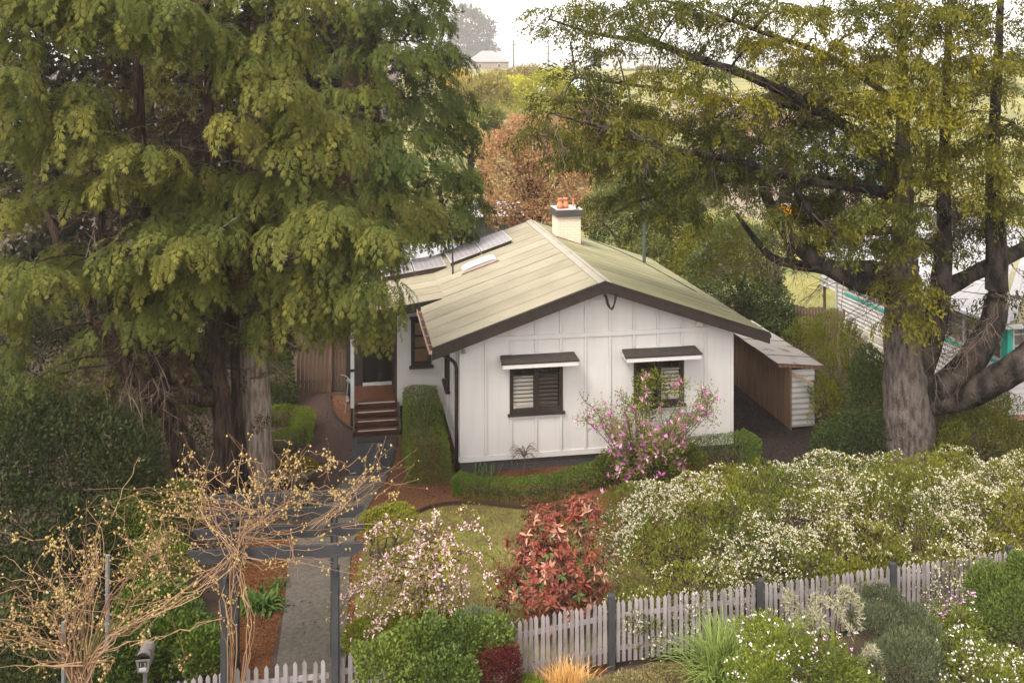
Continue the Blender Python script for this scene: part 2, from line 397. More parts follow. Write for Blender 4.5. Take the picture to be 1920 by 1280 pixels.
# side window (left wall) and wing
fr = MB(); fr.box(-.05, .1, 2.28, 2.38, 1.30, 2.62); fr.box(-.05, .1, 3.12, 3.22, 1.30, 2.62); fr.box(-.05, .1, 2.38, 3.12, 1.30, 1.40); fr.box(-.05, .1, 2.38, 3.12, 2.52, 2.62)
wo_ = fr.build('window', BROWN, house); MB().box(-.12, -.002, 2.2, 3.3, 1.22, 1.296).build('sill', BROWN, wo_); MB().box(.03, .04, 2.38, 3.12, 1.4, 2.52).build('pane', PANE, wo_)
# wing with the porch recess (x from -2.6 to 0, y from 4.07)
mb = MB(); wx0, wx1, wz0, wz1 = -.90, -.36, 1.46, 2.78
mb.box(-1.31, wx0, 4.07, 4.17, .33, 3.28); mb.box(wx1, -.002, 4.07, 4.17, .33, 3.34); mb.box(wx0, wx1, 4.07, 4.17, .33, wz0); mb.box(wx0, wx1, 4.07, 4.17, wz1, 3.30)
mb.build('wing_wall', WHITE, house)
MB().box(-1.29, -.01, 4.09, 4.2, 0, .328).build('plinth', PLB, house)
fr = MB(); fr.box(wx0 - .02, wx0 + .085, 4.03, 4.15, wz0, wz1); fr.box(wx1 - .085, wx1 + .02, 4.03, 4.15, wz0, wz1); fr.box(wx0 + .085, wx1 - .085, 4.035, 4.15, wz0, wz0 + .09); fr.box(wx0 + .085, wx1 - .085, 4.035, 4.15, wz1 - .1, wz1)
for k in (.36, .62): fr.box(wx0 + .085, wx1 - .085, 4.05, 4.12, wz0 + k * 1.32, wz0 + k * 1.32 + .035)
wo_ = fr.build('window', BROWN, house); MB().box(wx0 - .07, wx1 + .07, 3.98, 4.065, wz0 - .08, wz0 - .002).build('sill', BROWN, wo_); MB().box(wx0 - .06, wx1 + .06, 4.0, 4.066, wz1 + .002, wz1 + .08).build('head', BROWN, wo_)
MB().box(wx0 + .085, wx1 - .085, 4.1, 4.11, wz0 + .09, wz1 - .1).build('pane', PANE, wo_)
MB().box(wx0 + .03, wx1 - .03, 4.18, 4.19, wz0, wz1).build('curtain', mat('tan_curtain', (.30, .17, .10), .9, (.24, .13, .08), scale=3), wo_)
DARKW = mat('dark_stained_cladding', (.03, .021, .017), .6, (.02, .014, .011), scale=3, stretch=(10, 10, .6), bump=.2)
mb = MB(); mb.box(-1.35, -1.25, 4.172, 5.28, .3, 3.25); mb.build('porch_wall', DARKW, house)
mb = MB(); mb.box(-2.75, -2.25, 5.28, 5.38, .3, 3.15); mb.box(-1.42, -1.31, 5.282, 5.38, .3, 3.2); mb.box(-2.25, -1.42, 5.28, 5.38, 2.72, 3.15); mb.build('porch_wall', DARKW, house)
dr = MB().box(-2.25, -1.42, 5.30, 5.35, .66, 2.72).build('door', DOORM, house)
for (a, b, c, d) in ((-2.14, -1.90, .80, 1.40), (-1.78, -1.54, .80, 1.40), (-2.14, -1.90, 1.58, 2.5), (-1.78, -1.54, 1.58, 2.5)):
    MB().box(a, b, 5.285, 5.299, c, d).build('door_panel', DOORM, dr)
mb = MB(); mb.tube([(-1.5, 5.299, 1.62), (-1.5, 5.25, 1.62)], [.028, .03], 8); mb.build('door_knob', mat('brass', (.35, .22, .08), .3, metal=1), dr)
mb = MB(); mb.box(-2.26, -1.41, 5.2, 5.279, .585, .625); mb.box(-2.26, -1.41, 5.24, 5.279, .632, .66); mb.build('threshold', ALU, house)
mb = MB(); mb.box(-2.75, -2.65, 5.38, 8.6, .1, 3.0); mb.box(-2.65, 0, 8.5, 8.6, .1, 3.0); mb.build('wing_wall', WHITE, house)

# corrugated roof sheets: each sheet its own piece
def roof_sheets(x_hi, z_hi, x_lo, z_lo, s0, s1, m):
    n = max(1, round((s1 - s0) / .762)); w = (s1 - s0) / n
    for k in range(n):
        a = s0 + k * w - (.05 if k else 0); b = s0 + k * w + w
        y = np.linspace(a, b, 31); dz = .011 * np.cos((y - s0) / (w / 10) * 2 * np.pi) + .006
        dz = dz + np.where((y - a) < .08, .013, 0) * (k > 0); dz[0] -= .013 * (k > 0)
        y = y.copy(); y[0] = y[1] - .002 if k else y[0]
        V = np.vstack([np.stack([np.full(31, x_lo), y, z_lo + dz], 1), np.stack([np.full(31, x_hi), y, z_hi + dz], 1)])
        i = np.arange(30); Q = np.stack([i, i + 1, i + 32, i + 31], 1)
        if x_lo < x_hi: Q = Q[:, ::-1]
        MB().add(V, Q).build('roof_sheet', m[k * 7 % len(m)], house)
RB = .03
def tints(base, c, c2, k): return [base] + [mat(base.name + '_%d' % i, tuple(x * f for x in c), .55, tuple(x * f for x in c2), scale=1.1, mixpow=(.3, .7)) for i, f in enumerate(k)]
ROOFM = tints(ROOFM, (.225, .200, .146), (.18, .162, .112), (.92, 1.06, .96)); ROOFG = tints(ROOFG, (.195, .183, .106), (.15, .147, .076), (.93, 1.07))
roof_sheets(W / 2, RID + RB, -.70, rz(0) - SL * .70 + RB, -.5, 3.55, ROOFM)
roof_sheets(W / 2, RID + RB, -.02, Z0 - SL * .02 + RB, 3.60, 9.15, ROOFM)
roof_sheets(.04, Z0 + RB - .012 + .04 * .144, -2.85, Z0 - .144 * 2.85 + RB - .012, 3.55, 9.15, ROOFM)
roof_sheets(W / 2, RID + RB, W + .75, rz(W) - SL * .75 + RB, -.5, 9.15, ROOFG)
# roof deck below the sheets (keeps daylight out)
mb = MB()
mb.add([(-.68, -.46, Z0 - .68 * SL), (W / 2, -.46, RID), (W / 2, 9.1, RID), (-.02, 9.1, Z0), (-.02, 3.6, Z0), (-.68, 3.6, Z0 - .68 * SL), (W + .72, -.46, Z0 - .72 * SL), (W + .72, 9.1, Z0 - .72 * SL)], [(1, 2, 7, 6)], [(0, 1, 5), (1, 4, 5), (1, 2, 4), (2, 3, 4)])
mb.add([(-.02, 3.6, Z0 - .03), (-.02, 9.1, Z0 - .03), (-2.8, 9.1, Z0 - .44), (-2.8, 3.6, Z0 - .44)], [(0, 3, 2, 1)])
mb.build('roof_lining', mat('eave_lining', (.5, .48, .46), .8), house)
# ridge cap
rc = MB(); 
for s_ in (-1, 1):
    rc.hexa([(W / 2 + s_ * .17, -.52, RID + RB - .17 * SL + .022), (W / 2, -.52, RID + RB + .026), (W / 2 + s_ * .17, 9.17, RID + RB - .17 * SL + .022), (W / 2, 9.17, RID + RB + .026),
             (W / 2 + s_ * .17, -.52, RID + RB - .17 * SL + .032), (W / 2, -.52, RID + RB + .036), (W / 2 + s_ * .17, 9.17, RID + RB - .17 * SL + .032), (W / 2, 9.17, RID + RB + .036)])
rc.tube([(W / 2, -.52, RID + RB + .03), (W / 2, 9.17, RID + RB + .03)], .028, 8)
rc.build('ridge_cap', CAPM, house)
# barge boards with steel trim, front
def barge(x0, z0, x1, z1, y, h=.24, nm='barge_board'):
    mb = MB(); mb.hexa([(x0, y, z0 - h), (x1, y, z1 - h), (x0, y + .035, z0 - h), (x1, y + .035, z1 - h), (x0, y, z0), (x1, y, z1), (x0, y + .035, z0), (x1, y + .035, z1)])
    b = mb.build(nm, BROWN, house)
    mb = MB(); mb.hexa([(x0, y - .012, z0 + .004), (x1, y - .012, z1 + .004), (x0, y + .07, z0 + .004), (x1, y + .07, z1 + .004), (x0, y - .012, z0 + .05), (x1, y - .012, z1 + .05), (x0, y + .07, z0 + .05), (x1, y + .07, z1 + .05)])
    mb.build('barge_flashing', BROWN, b)
barge(-.72, Z0 - .72 * SL, W / 2, RID, -.53); barge(W / 2, RID, W + .77, Z0 - .77 * SL, -.53)
barge(-2.85, Z0 - .144 * 2.85 - .02, -.1, Z0 - .02 - .0144, 3.50, .20, 'wing_fascia')
barge(-.72, Z0 - .72 * SL, W / 2, RID, 9.16); barge(W / 2, RID, W + .77, Z0 - .77 * SL, 9.16)
# soffit battens: purlin ends are hidden. gutter on the left eave with rust inside, downpipe
gz = Z0 - .70 * SL - .02
mb = MB(); mb.box(-.80, -.79, -.5, 3.5, gz - .09, gz + .02); mb.box(-.79, -.68, -.5, 3.5, gz - .09, gz - .08); mb.box(-.685, -.675, -.5, 3.5, gz - .08, gz); mb.box(-.79, -.685, -.5, -.49, gz - .08, gz)
gt = mb.build('gutter', mat('gutter_paint', (.48, .42, .36), .5, (.28, .16, .1), scale=6), house)
MB().box(-.787, -.688, -.485, 3.48, gz - .075, gz - .02).build('rust_and_leaves', RUST, gt)
for k in range(5): MB().box(-.80, -.68, -.1 + k * .8, -.07 + k * .8, gz + .021, gz + .027).build('gutter_strap', ALU, gt)
mb = MB(); mb.tube(chaikin([(-.72, .35, gz - .09), (-.62, .35, gz - .25), (-.2, .2, gz - .42), (-.07, .12, gz - .55), (-.07, .1, gz - .8), (-.07, .1, .02)], 2), .045, 10)
mb.build('downpipe', BROWN, house, True)
mb = MB(); mb.box(W + .70, W + .82, -.5, 9.1, Z0 - .75 * SL - .11, Z0 - .75 * SL - .01); mb.build('gutter', BROWN, house)
# chimney
CHB = brickmat('cream_painted_brick', (.66, .56, .45), (.60, .49, .38), (.50, .41, .31), 1)
ch = MB().box(3.86, 4.60, 6.3, 7.15, 3.9, 5.23).build('chimney', CHB, house)
MB().box(3.80, 4.66, 6.24, 7.21, 5.232, 5.44).build('chimney_cap', mat('cap_charcoal', (.06, .055, .052), .7), ch)
MB().box(3.81, 4.65, 6.25, 7.20, 5.441, 5.47).build('cap_mortar', mat('mortar_grey', (.42, .40, .38), .9, bump=.3), ch)
TERR = mat('terracotta_pot', (.50, .19, .09), .8, (.38, .15, .08), scale=8)
for px_, py_ in ((3.96, 6.45), (4.14, 6.50)):
    mb = MB(); mb.tube([(px_, py_, 5.47), (px_, py_, 5.55), (px_, py_, 5.62), (px_, py_, 5.66), (px_, py_, 5.74), (px_, py_, 5.76), (px_, py_, 5.80)], [.10, .115, .105, .07, .065, .085, .085], 12); mb.build('chimney_pot', TERR, ch, True)
mb = MB(); mb.tube([(4.5, 6.9, 5.47), (4.5, 6.9, 5.72)], .03, 8); mb.build('flue_stub', TERR, ch)
mb = MB(); mb.beam((3.80, 6.27, rz(3.8) + .06), (4.70, 6.27, rz(4.7) + .05), .08, .03); mb.beam((4.66, 6.25, rz(4.66) + .05), (4.66, 7.3, rz(4.66) + .05), .08, .03); mb.build('rusty_flashing', RUST, ch)
# solar panels, tilted up towards the camera edge
CELL = mat('pv_cell_sky_sheen', (.19, .176, .188), .5, (.17, .158, .168), spec=.2)  # pale sky reflection put into the cell colour
CELLF = mat('pv_frame', (.36, .35, .35), .5)
PVSTRIP = mat('pv_dark_strip', (.05, .03, .022), .8)  # dark strip closing the space under the front edge
def panel(x0, x1, s0, s1, base, sl):
    zb = lambda x, s: base + sl * x + .12 + .03 * (s1 - s) / (s1 - s0)
    c = [(x0, s0), (x1, s0), (x0, s1), (x1, s1)]
    mb = MB(); mb.hexa([(x, s, zb(x, s)) for x, s in c] + [(x, s, zb(x, s) + .035) for x, s in c]); p = mb.build('solar_panel', CELLF, house)
    nx, ns = 2, 6
    for i in range(6):
        for j in range(2):
            a0 = x0 + .02 + (x1 - x0 - .04) * i / 6 + .007; a1 = x0 + .02 + (x1 - x0 - .04) * (i + 1) / 6 - .007
            b0 = s0 + .025 + (s1 - s0 - .05) * j / 2 + .012; b1 = s0 + .025 + (s1 - s0 - .05) * (j + 1) / 2 - .012
            MB().add([(a0, b0, zb(a0, b0) + .038), (a1, b0, zb(a1, b0) + .038), (a1, b1, zb(a1, b1) + .038), (a0, b1, zb(a0, b1) + .038)], [(0, 1, 2, 3)]).build('solar_cell', CELL, p)
    mb = MB(); mb.hexa([(x0 + .02, s0 + .03, base + sl * x0 + .03), (x1 - .02, s0 + .03, base + sl * x1 + .03), (x0 + .02, s0 + .05, base + sl * x0 + .03), (x1 - .02, s0 + .05, base + sl * x1 + .03),
                          (x0 + .02, s0 + .03, zb(x0, s0) - .01), (x1 - .02, s0 + .03, zb(x1, s0) - .01), (x0 + .02, s0 + .05, zb(x0, s0) - .01), (x1 - .02, s0 + .05, zb(x1, s0) - .01)]); mb.build('front_edge_strip', PVSTRIP, p)
panel(1.50, 2.48, 6.85, 8.75, Z0, SL); panel(.50, 1.46, 6.85, 8.75, Z0, SL)
panel(-.62, .36, 6.85, 8.75, Z0 + .04, .144); panel(-1.64, -.66, 6.85, 8.75, Z0 + .04, .144)
# skylight dome
sk = MB(); n = 9
xs_ = np.linspace(.74, 1.74, 13); ss_ = np.linspace(5.38, 6.05, 7)
GX, GS = np.meshgrid(xs_, ss_); dome = .10 + .10 * np.sqrt(np.clip(1 - ((GX - 1.24) / .52) ** 4, 0, 1)) * np.sqrt(np.clip(1 - ((GS - 5.715) / .36) ** 4, 0, 1))
ii = np.arange(GX.size).reshape(GX.shape)
sk.add(np.stack([GX, GS, Z0 + SL * GX + dome], -1), np.stack([ii[:-1, :-1], ii[:-1, 1:], ii[1:, 1:], ii[1:, :-1]], -1).reshape(-1, 4))
sk.hexa([(x, s, Z0 + SL * x + d) for d in (.02, .12) for s in (5.38, 6.05) for x in (.74, 1.74)])
sl_ = sk.build('skylight', mat('milky_acrylic', (.42, .40, .37), .4, (.36, .335, .30), scale=5), house, False)
mb = MB(); mb.beam((.68, 5.30, Z0 + SL * .68 + .05), (1.82, 5.30, Z0 + SL * 1.82 + .05), .10, .02); mb.build('rusty_flashing', RUST, sl_)
mb = MB(); mb.tube([(.47, 5.83, 3.6), (.47, 5.83, 4.0), (.44, 5.85, 4.95)], [.03, .028, .022], 8); mb.build('vent_pipe', CHAR, house)
mb = MB(); mb.tube([(6.96, 7.13, 3.4), (6.96, 7.13, 5.75)], .055, 10); mb.tube([(6.96, 7.13, 5.75), (6.96, 7.13, 5.9)], .075, 10); mb.build('flue_pipe', mat('flue_green_grey', (.06, .075, .07), .5), house)
mb = MB(); P = np.array([(5.5, 8.9), (6.09, 8.45), (6.5, 7.9), (6.85, 7.0), (7.12, 4.6), (7.3, 3.2)]); P = chaikin(P, 2)
mb.tube([(x, y, rz(x) + .065) for x, y in P], .012, 5); mb.build('roof_cable', BLACK, house)
# gable fittings: louvre vent, service wires, sensor box, twin spot lamp
MB().box(3.28, 3.62, -.03, -.003, 4.02, 4.14).build('gable_vent', WHITE2, house)
mb = MB(); rs = random.Random(4)
for k in range(4):
    x = 3.50 + .02 * k
    mb.tube(chaikin([(x, -.56, 4.42 - .02 * k), (x + .03, -.60, 4.2), (x + .12, -.60, 4.02 - .03 * k), (x + .24, -.58, 4.10 + .05 * k), (x + .27, -.56, 4.40)], 2), .009, 5)
mb.tube([(3.50, -.58, 4.33), (3.50, -.58, 4.42)], .03, 6); mb.build('service_wires', BLACK, house)
mb = MB(); mb.box(6.05, 6.22, -.08, -.003, 3.36, 3.47); mb.build('sensor_box', LOUV, house)
mb = MB(); mb.tube([(.07, -.02, 3.14), (.07, -.08, 3.12), (.07, -.10, 3.05)], .02, 6); mb.tube([(.07, -.10, 3.07), (.08, -.12, 3.03), (.085, -.14, 2.97)], [.035, .05, .06], 10); mb.build('spot_lamp', STEEL, house)

# porch deck and steps
porch = thing('porch', 'stained timber porch deck with four metal edged steps and white post', 'porch', P0, ANG)
for k in range(14):
    y = 3.70 + k * .1125; MB().box(-2.62, -1.355, y, y + .104, .535, .575).build('deck_board', DECKM, porch)
MB().box(-2.6, -1.36, 3.74, 5.2, .40, .53).build('joist_frame', DARKW, porch)
for k in range(4):
    z = .575 - .0 - k * .145; y1 = 3.70 - k * .30 + (0 if k else 0)
    if k: 
        MB().box(-2.5, -1.33, y1, y1 + .14, z - .04, z).build('tread_board', DECKM, porch)
        MB().box(-2.5, -1.33, y1 + .15, y1 + .29, z - .04, z).build('tread_board', DECKM, porch)
    MB().box(-2.42, -1.40, y1 + .015, y1 + .06, z + .002, z + .012).build('nosing_strip', ALU, porch)
    MB().box(-2.5, -1.33, y1 + .03, y1 + .05, z - .13, z - .045).build('riser', DECKM, porch)
for x in (-2.56, -1.32): 
    mb = MB(); mb.hexa([(x, 2.75, 0), (x + .05, 2.75, 0), (x, 3.69, 0), (x + .05, 3.69, 0), (x, 2.75, .16), (x + .05, 2.75, .16), (x, 3.69, .57), (x + .05, 3.69, .57)]); mb.build('stringer', DARKW, porch)
MB().box(-2.62, -2.52, 3.58, 3.68, 0, .52).build('post_stump', BROWN, porch)
po = MB().box(-2.62, -2.52, 3.58, 3.68, .52, 3.02).build('post', mat('pale_post_paint', (.44, .45, .46), .5, (.36, .37, .38), scale=3), porch)
MB().box(-2.63, -2.51, 3.57, 3.69, 1.52, 1.60).build('post_collar', BROWN, po)
mat_o = MB(); mat_o.box(-2.45, -1.75, 2.30, 2.62, .035, .05)
dm = mat_o.build('doormat', BLACK); dm.location = P0; dm.rotation_euler = (0, 0, ANG); tag(dm, 'black doormat at the foot of the porch steps', 'doormat')
# ------------------------------------------------------------------ front picket fence and gate
rng = np.random.RandomState(7); rr = random.Random(11)
def picket_mesh(h, w=.062, t=.018):
    mb = MB(); V = [(-w / 2, 0, 0), (w / 2, 0, 0), (-w / 2, t, 0), (w / 2, t, 0), (-w / 2, 0, h - .05), (w / 2, 0, h - .05), (-w / 2, t, h - .05), (w / 2, t, h - .05), (0, 0, h), (0, t, h)]
    mb.add(V, [(0, 1, 5, 4), (2, 6, 7, 3), (0, 4, 6, 2), (1, 3, 7, 5), (4, 8, 9, 6), (8, 5, 7, 9), (0, 2, 3, 1)], [(4, 5, 8), (6, 9, 7)])
    return mb
PICKS = [PICK, mat('worn_picket_paint', (.19, .168, .166), .75, (.11, .095, .092), scale=5, stretch=(3, 3, .6), bump=.2), mat('pale_picket_paint', (.25, .225, .226), .65, (.17, .152, .151), scale=4, stretch=(3, 3, .6), bump=.12)]
PK = [picket_mesh(1.0 + .008 * i).mesh('picket', m) for i in range(4) for m in PICKS]
def run(parent, a, b, ztop, z0=.08, spacing=.098, posts=()):
    a, b = np.array(a, float), np.array(b, float); d = b - a; Ln = np.linalg.norm(d); rot = math.atan2(d[1], d[0]); n = int(Ln / spacing)
    for k in range(n):
        f = (k + .5) / n; p = a + d * f
        if any(abs(f * Ln - q) < .085 for q in posts): continue
        h = ztop[0] + (ztop[1] - ztop[0]) * f
        o = place('picket', rr.choice(PK), parent, (p[0], p[1], h - 1.01 + rr.uniform(-.008, .008)), None, rot + rr.uniform(-.02, .02))
        o.rotation_euler = (rr.uniform(-.018, .018), rr.uniform(-.022, .022), rot + rr.uniform(-.03, .03))
    nrm2 = np.array([-d[1], d[0]]) / Ln
    for zz in (.78, .25):
        mb = MB(); off = nrm2 * .042
        mb.beam((a[0] + off[0], a[1] + off[1], zz + ztop[0] - 1.05), (b[0] + off[0], b[1] + off[1], zz + ztop[1] - 1.05), .04, .07); mb.build('rail', PICK, parent)
FX = {u: at(u, v, Y)[:2] for u, v, Y in [(190, 0, 13.45), (422, 0, 14.15), (437, 0, 14.2), (616, 0, 14.42), (629, 0, 14.46), (1147, 0, 15.84), (1425, 0, 16.35), (1675, 0, 16.98), (1895, 0, 17.5), (2080, 0, 17.95)]}
fence = thing('picket_fence', 'grey painted picket fence with charcoal posts along the front garden', 'fence')
run(fence, FX[190], FX[422], (1.08, 1.06))
run(fence, FX[629] + [.07, .02], FX[1147] - [.06, .01], (1.06, 1.12))
run(fence, FX[1147] + [.06, .01], FX[1425] - [.06, .01], (1.13, 1.14)); run(fence, FX[1425] + [.06, .01], FX[1675] - [.06, .01], (1.14, 1.12)); run(fence, FX[1675] + [.06, .01], FX[1895] - [.06, .01], (1.12, 1.12)); run(fence, FX[1895] + [.06, .01], FX[2080], (1.12, 1.12))
for u, h in ((1147, 1.22), (1425, 1.2), (1675, 1.16), (1895, 1.2)):
    x, y = FX[u] + [0, .02]
    MB().box(x - .055, x + .055, y - .05, y + .06, 0, h).build('post', CHAR, fence)
gate = thing('picket_gate', 'grey picket gate between the two pergola posts at the path', 'gate')
run(gate, FX[437], FX[616], (1.04, 1.05), spacing=.135)
# ------------------------------------------------------------------ pergola
perg = thing('pergola', 'charcoal pergola of four heavy beams standing over the garden path', 'pergola')
gx0, gx1 = FX[422], FX[629]
dgx = nrm(np.append(gx1 - gx0, 0)); ngx = np.array([-dgx[1], dgx[0], 0])
for base, nm in ((gx0, 'l'), (gx1, 'r')):
    for off in (0.0, 1.75):
        p = np.append(base, 0) + ngx * off
        mb = MB(); mb.beam(p, p + [0, 0, 2.43], .105, .105, up=(0, 1, 0)); mb.build('post', CHAR, perg)
for k, (uL, uR, v, Y) in enumerate(((352, 681, 1030, 14.62), (362, 681, 990, 15.28), (375, 682, 962, 15.9), (395, 682, 937, 16.5))):
    a = at(uL, v + 18, Y - .14); b = at(uR, v - 10, Y + .12)
    z = 2.54; a[2] = z; b[2] = z
    d = nrm(b - a); n_ = np.array([-d[1], d[0], 0]) * .027
    prof = [(0, .10), (.12, -.09), (np.linalg.norm(b - a) - .16, -.09), (np.linalg.norm(b - a), .02), (np.linalg.norm(b - a), .10)]
    V = [a + d * x - n_ + [0, 0, zz] for x, zz in prof] + [a + d * x + n_ + [0, 0, zz] for x, zz in prof]
    MB().add(V, [(i, (i + 1) % 5, 5 + (i + 1) % 5, 5 + i) for i in range(5)], [(0, 4, 3), (0, 3, 2), (0, 2, 1), (5, 8, 9), (5, 7, 8), (5, 6, 7)]).build('beam', CHAR, perg)
for base in (gx0, gx1):
    p = np.append(base, 2.41) - ngx * .1; q = p + ngx * 2.1
    mb = MB(); mb.beam(p, q, .05, .09); mb.build('side_rail', CHAR, perg)
# ------------------------------------------------------------------ letterbox 15
lb = at(268, 1240, 14.35); lb = np.array([lb[0], lb[1], -.27])
box_ = thing('letterbox', 'arched grey metal letterbox numbered 15 on a post behind the pickets', 'letterbox', lb, R(8))
GM = mat('letterbox_grey', (.17, .158, .148), .55, (.13, .12, .112), scale=8)
def arch(w, wb, h, y0, y1, z, top):
    th = np.linspace(0, np.pi, 13)
    prof = [(-wb / 2, z), (wb / 2, z), (w / 2, z + h)] + [(w / 2 * math.cos(t), z + h + top * math.sin(t)) for t in th[1:-1]] + [(-w / 2, z + h)]
    n = len(prof); V = [(x, y0, zz) for x, zz in prof] + [(x, y1, zz) for x, zz in prof]
    return V, [(i, (i + 1) % n, n + (i + 1) % n, n + i) for i in range(n)], n, prof
V, Q, n, prof = arch(.205, .15, .19, 0, .34, 1.16, .105)
mb = MB(); mb.add(V, Q); mb.add(V[n:], None, [(0, i + 1, i) for i in range(1, n - 1)]); mb.build('body', GM, box_)
mb = MB(); mb.hexa([(-.075, -.004, 1.16), (.075, -.004, 1.16), (-.075, .004, 1.16), (.075, .004, 1.16), (-.10, -.004, 1.345), (.10, -.004, 1.345), (-.10, .004, 1.345), (.10, .004, 1.345)]); fp = mb.build('front_plate', GM, box_)
MB().box(-.10, .10, .10, .105, 1.345, 1.44).build('inner_flap', mat('flap_dark', (.07, .06, .055), .6), box_)
MB().box(-.104, .104, -.02, .012, 1.342, 1.352).build('slot_lip', GM, box_)
MB().box(-.058, -.002, -.009, -.005, 1.245, 1.325).build('number_plate', BLACK, fp); MB().box(.004, .056, -.009, -.005, 1.248, 1.328).build('number_plate', BLACK, fp)
MB().box(-.05, .047, -.009, -.005, 1.185, 1.238).build('sticker', WHITE2, fp)
def text(body, parent, loc, size, m, nm):
    cu = bpy.data.curves.new(nm, 'FONT'); cu.body = body; cu.size = size; cu.align_x = 'CENTER'; cu.extrude = .001
    t_ = bpy.data.objects.new('text_source', cu); me = bpy.data.meshes.new_from_object(t_); bpy.data.objects.remove(t_); bpy.data.curves.remove(cu); me.name = nm
    me.materials.clear(); me.materials.append(m); o = place(nm, me, parent, loc); o.rotation_euler = (R(90), 0, 0); return o
NUM = mat('number_tan', (.45, .36, .27), .6)
text('1', fp, (-.03, -.0105, 1.258), .075, NUM, 'numeral'); text('5', fp, (.03, -.0105, 1.26), .075, NUM, 'numeral')
MB().box(-.035, .035, -.0105, -.0095, 1.20, 1.212).build('sticker_print', mat('sticker_grey', (.25, .3, .33), .6), fp)
MB().box(-.03, .03, .12, .17, 0, 1.158).build('post', mat('letterbox_post', (.13, .125, .12), .7), box_)
# ------------------------------------------------------------------ lean-to shed beside the house
shed = thing('lean_to_shed', 'low lean-to shed with rusty white corrugated roof and brown boards', 'shed', P0, ANG)
def hl(u, v, z=0.0):
    p = gr(u, v, z); X, Y = p[0], p[1]; c, q = math.cos(ANG), math.sin(ANG)
    return (c * (X - P0[0]) + q * (Y - P0[1]), -q * (X - P0[0]) + c * (Y - P0[1]))
sx, sy = hl(1482, 806)
nb = 13
for k in range(nb):
    y = sy + .02 + k * .36; h = 1.62 + rr.uniform(-.02, .02)
    if k >= nb: break
    MB().box(sx - .02 + rr.uniform(-.006, .006), sx + .005, y, y + .345, .03, h).build('wall_board', PALING2, shed)
WC = mat('white_rusty_corrugated', (.30, .272, .25), .6, (.12, .075, .05), scale=2.4, mixpow=(.28, .42), spec=.3)
def corr(x0, x1, y0, y1, zf, m, nm, par, pitch=.076, along='y', amp=.009):
    """corrugated sheet; corrugations repeat along `along`"""
    n = max(4, int((y1 - y0 if along == 'y' else x1 - x0) / pitch * 3)); mb = MB()
    if along == 'y':
        y = np.linspace(y0, y1, n + 1); dz = amp * np.cos(np.arange(n + 1) * 2 * np.pi / 3)
        V = np.vstack([np.stack([np.full(n + 1, x), y, zf(x, y) + dz], 1) for x in (x0, x1)])
    else:
        x = np.linspace(x0, x1, n + 1); dz = amp * np.cos(np.arange(n + 1) * 2 * np.pi / 3)
        V = np.vstack([np.stack([x, np.full(n + 1, y), zf(x, y) + dz], 1) for y in (y0, y1)])
    i = np.arange(n); return mb.add(V, np.stack([i, i + 1, i + n + 2, i + n + 1], 1)).build(nm, m, par)
for k in range(6):
    corr(sx - .42, sx + .95, sy - .12 + k * .8, sy - .12 + k * .8 + .83, lambda x, y, k=k: 1.84 - .10 * (x - sx) + .012 * (k % 2) + 0 * y, WC, 'roof_sheet', shed)
n = 42; z = np.linspace(.08, 1.66, n + 1); dy = .012 * np.cos(np.arange(n + 1) * 2 * np.pi / 2 * .5)
V = np.vstack([np.stack([np.full(n + 1, x), sy - .02 + dy, z], 1) for x in (sx + .02, sx + .70)]); i = np.arange(n)
MB().add(V, np.stack([i, i + n + 1, i + n + 2, i + 1], 1)).build('end_sheet', mat('dull_white_corrugated', (.36, .352, .335), .6, (.27, .262, .245), scale=2), shed)
MB().box(sx - .04, sx + .018, sy - .05, sy + .015, .02, 1.74).build('corner_post', PALING2, shed)
mb = MB(); mb.beam((sx - .38, sy - .04, 1.81), (sx + .95, sy - .04, 1.68), .05, .09); mb.build('roof_beam', PALING2, shed)
mb = MB(); mb.beam((sx + .05, sy - .03, 1.56), (sx + .36, sy - .62, 1.42), .05, .06); mb.build('strut', mat('raw_timber', (.26, .17, .10), .8), shed)
MB().box(sx + .72, sx + .78, sy + .02, sy + 4.6, .03, 1.6).build('wall_board', PALING, shed)
for k, (y0_, ln) in enumerate(((sy + .2, .5), (sy + .9, .8), (sy + 1.6, .6))):
    pass
# ------------------------------------------------------------------ paling fences
def palings(nm, label, a, b, h, m, w=.10, cat='fence', hv=.03):
    o = thing(nm, label, cat); a, b = np.array(a, float), np.array(b, float); d = b - a; Ln = np.linalg.norm(d); rot = math.atan2(d[1], d[0]); n = int(Ln / w)
    ms = []
    for q in range(3):
        ms.append(MB().box(-w / 2 + .004, w / 2 - .004, -.01 + q * .003, .008 + q * .003, .02, h + hv * (q - 1)).mesh('paling', m))
    for k in range(n):
        p = a + d * (k + .5) / n
        place('paling', rr.choice(ms), o, (p[0], p[1], rr.uniform(-.01, .01)), None, rot)
    for zz in (.35, h - .3):
        nx = np.array([-d[1], d[0]]) / Ln * .05; mb = MB(); mb.beam((a[0] + nx[0], a[1] + nx[1], zz), (b[0] + nx[0], b[1] + nx[1], zz), .05, .08); mb.build('rail', m, o)
    return o
ga, gb = at(556, 740, 29.3), at(617, 740, 29.4)
palings('side_gate', 'weathered paling side gate under the cypress left of the porch', ga[:2], gb[:2], 1.62, PALING, .11, 'gate')
mb = MB(); p = gb; mb.beam((p[0] + .04, p[1] - .03, 0), (p[0] + .04, p[1] - .03, 1.7), .05, .05, up=(0, 1, 0)); tag(mb.build('gate_post', PALING2), 'thin tan gate post at the right edge of the paling side gate', 'post')
palings('paling_fence', 'short weathered paling fence between the side gate and the porch', at(622, 740, 29.45)[:2], at(668, 740, 29.6)[:2], 1.62, PALING)
palings('paling_fence', 'dark paling fence crossing behind the lean-to shed towards the lawn', at(1376, 600, 34.5)[:2], at(1585, 600, 33.0)[:2], 1.62, PALING)
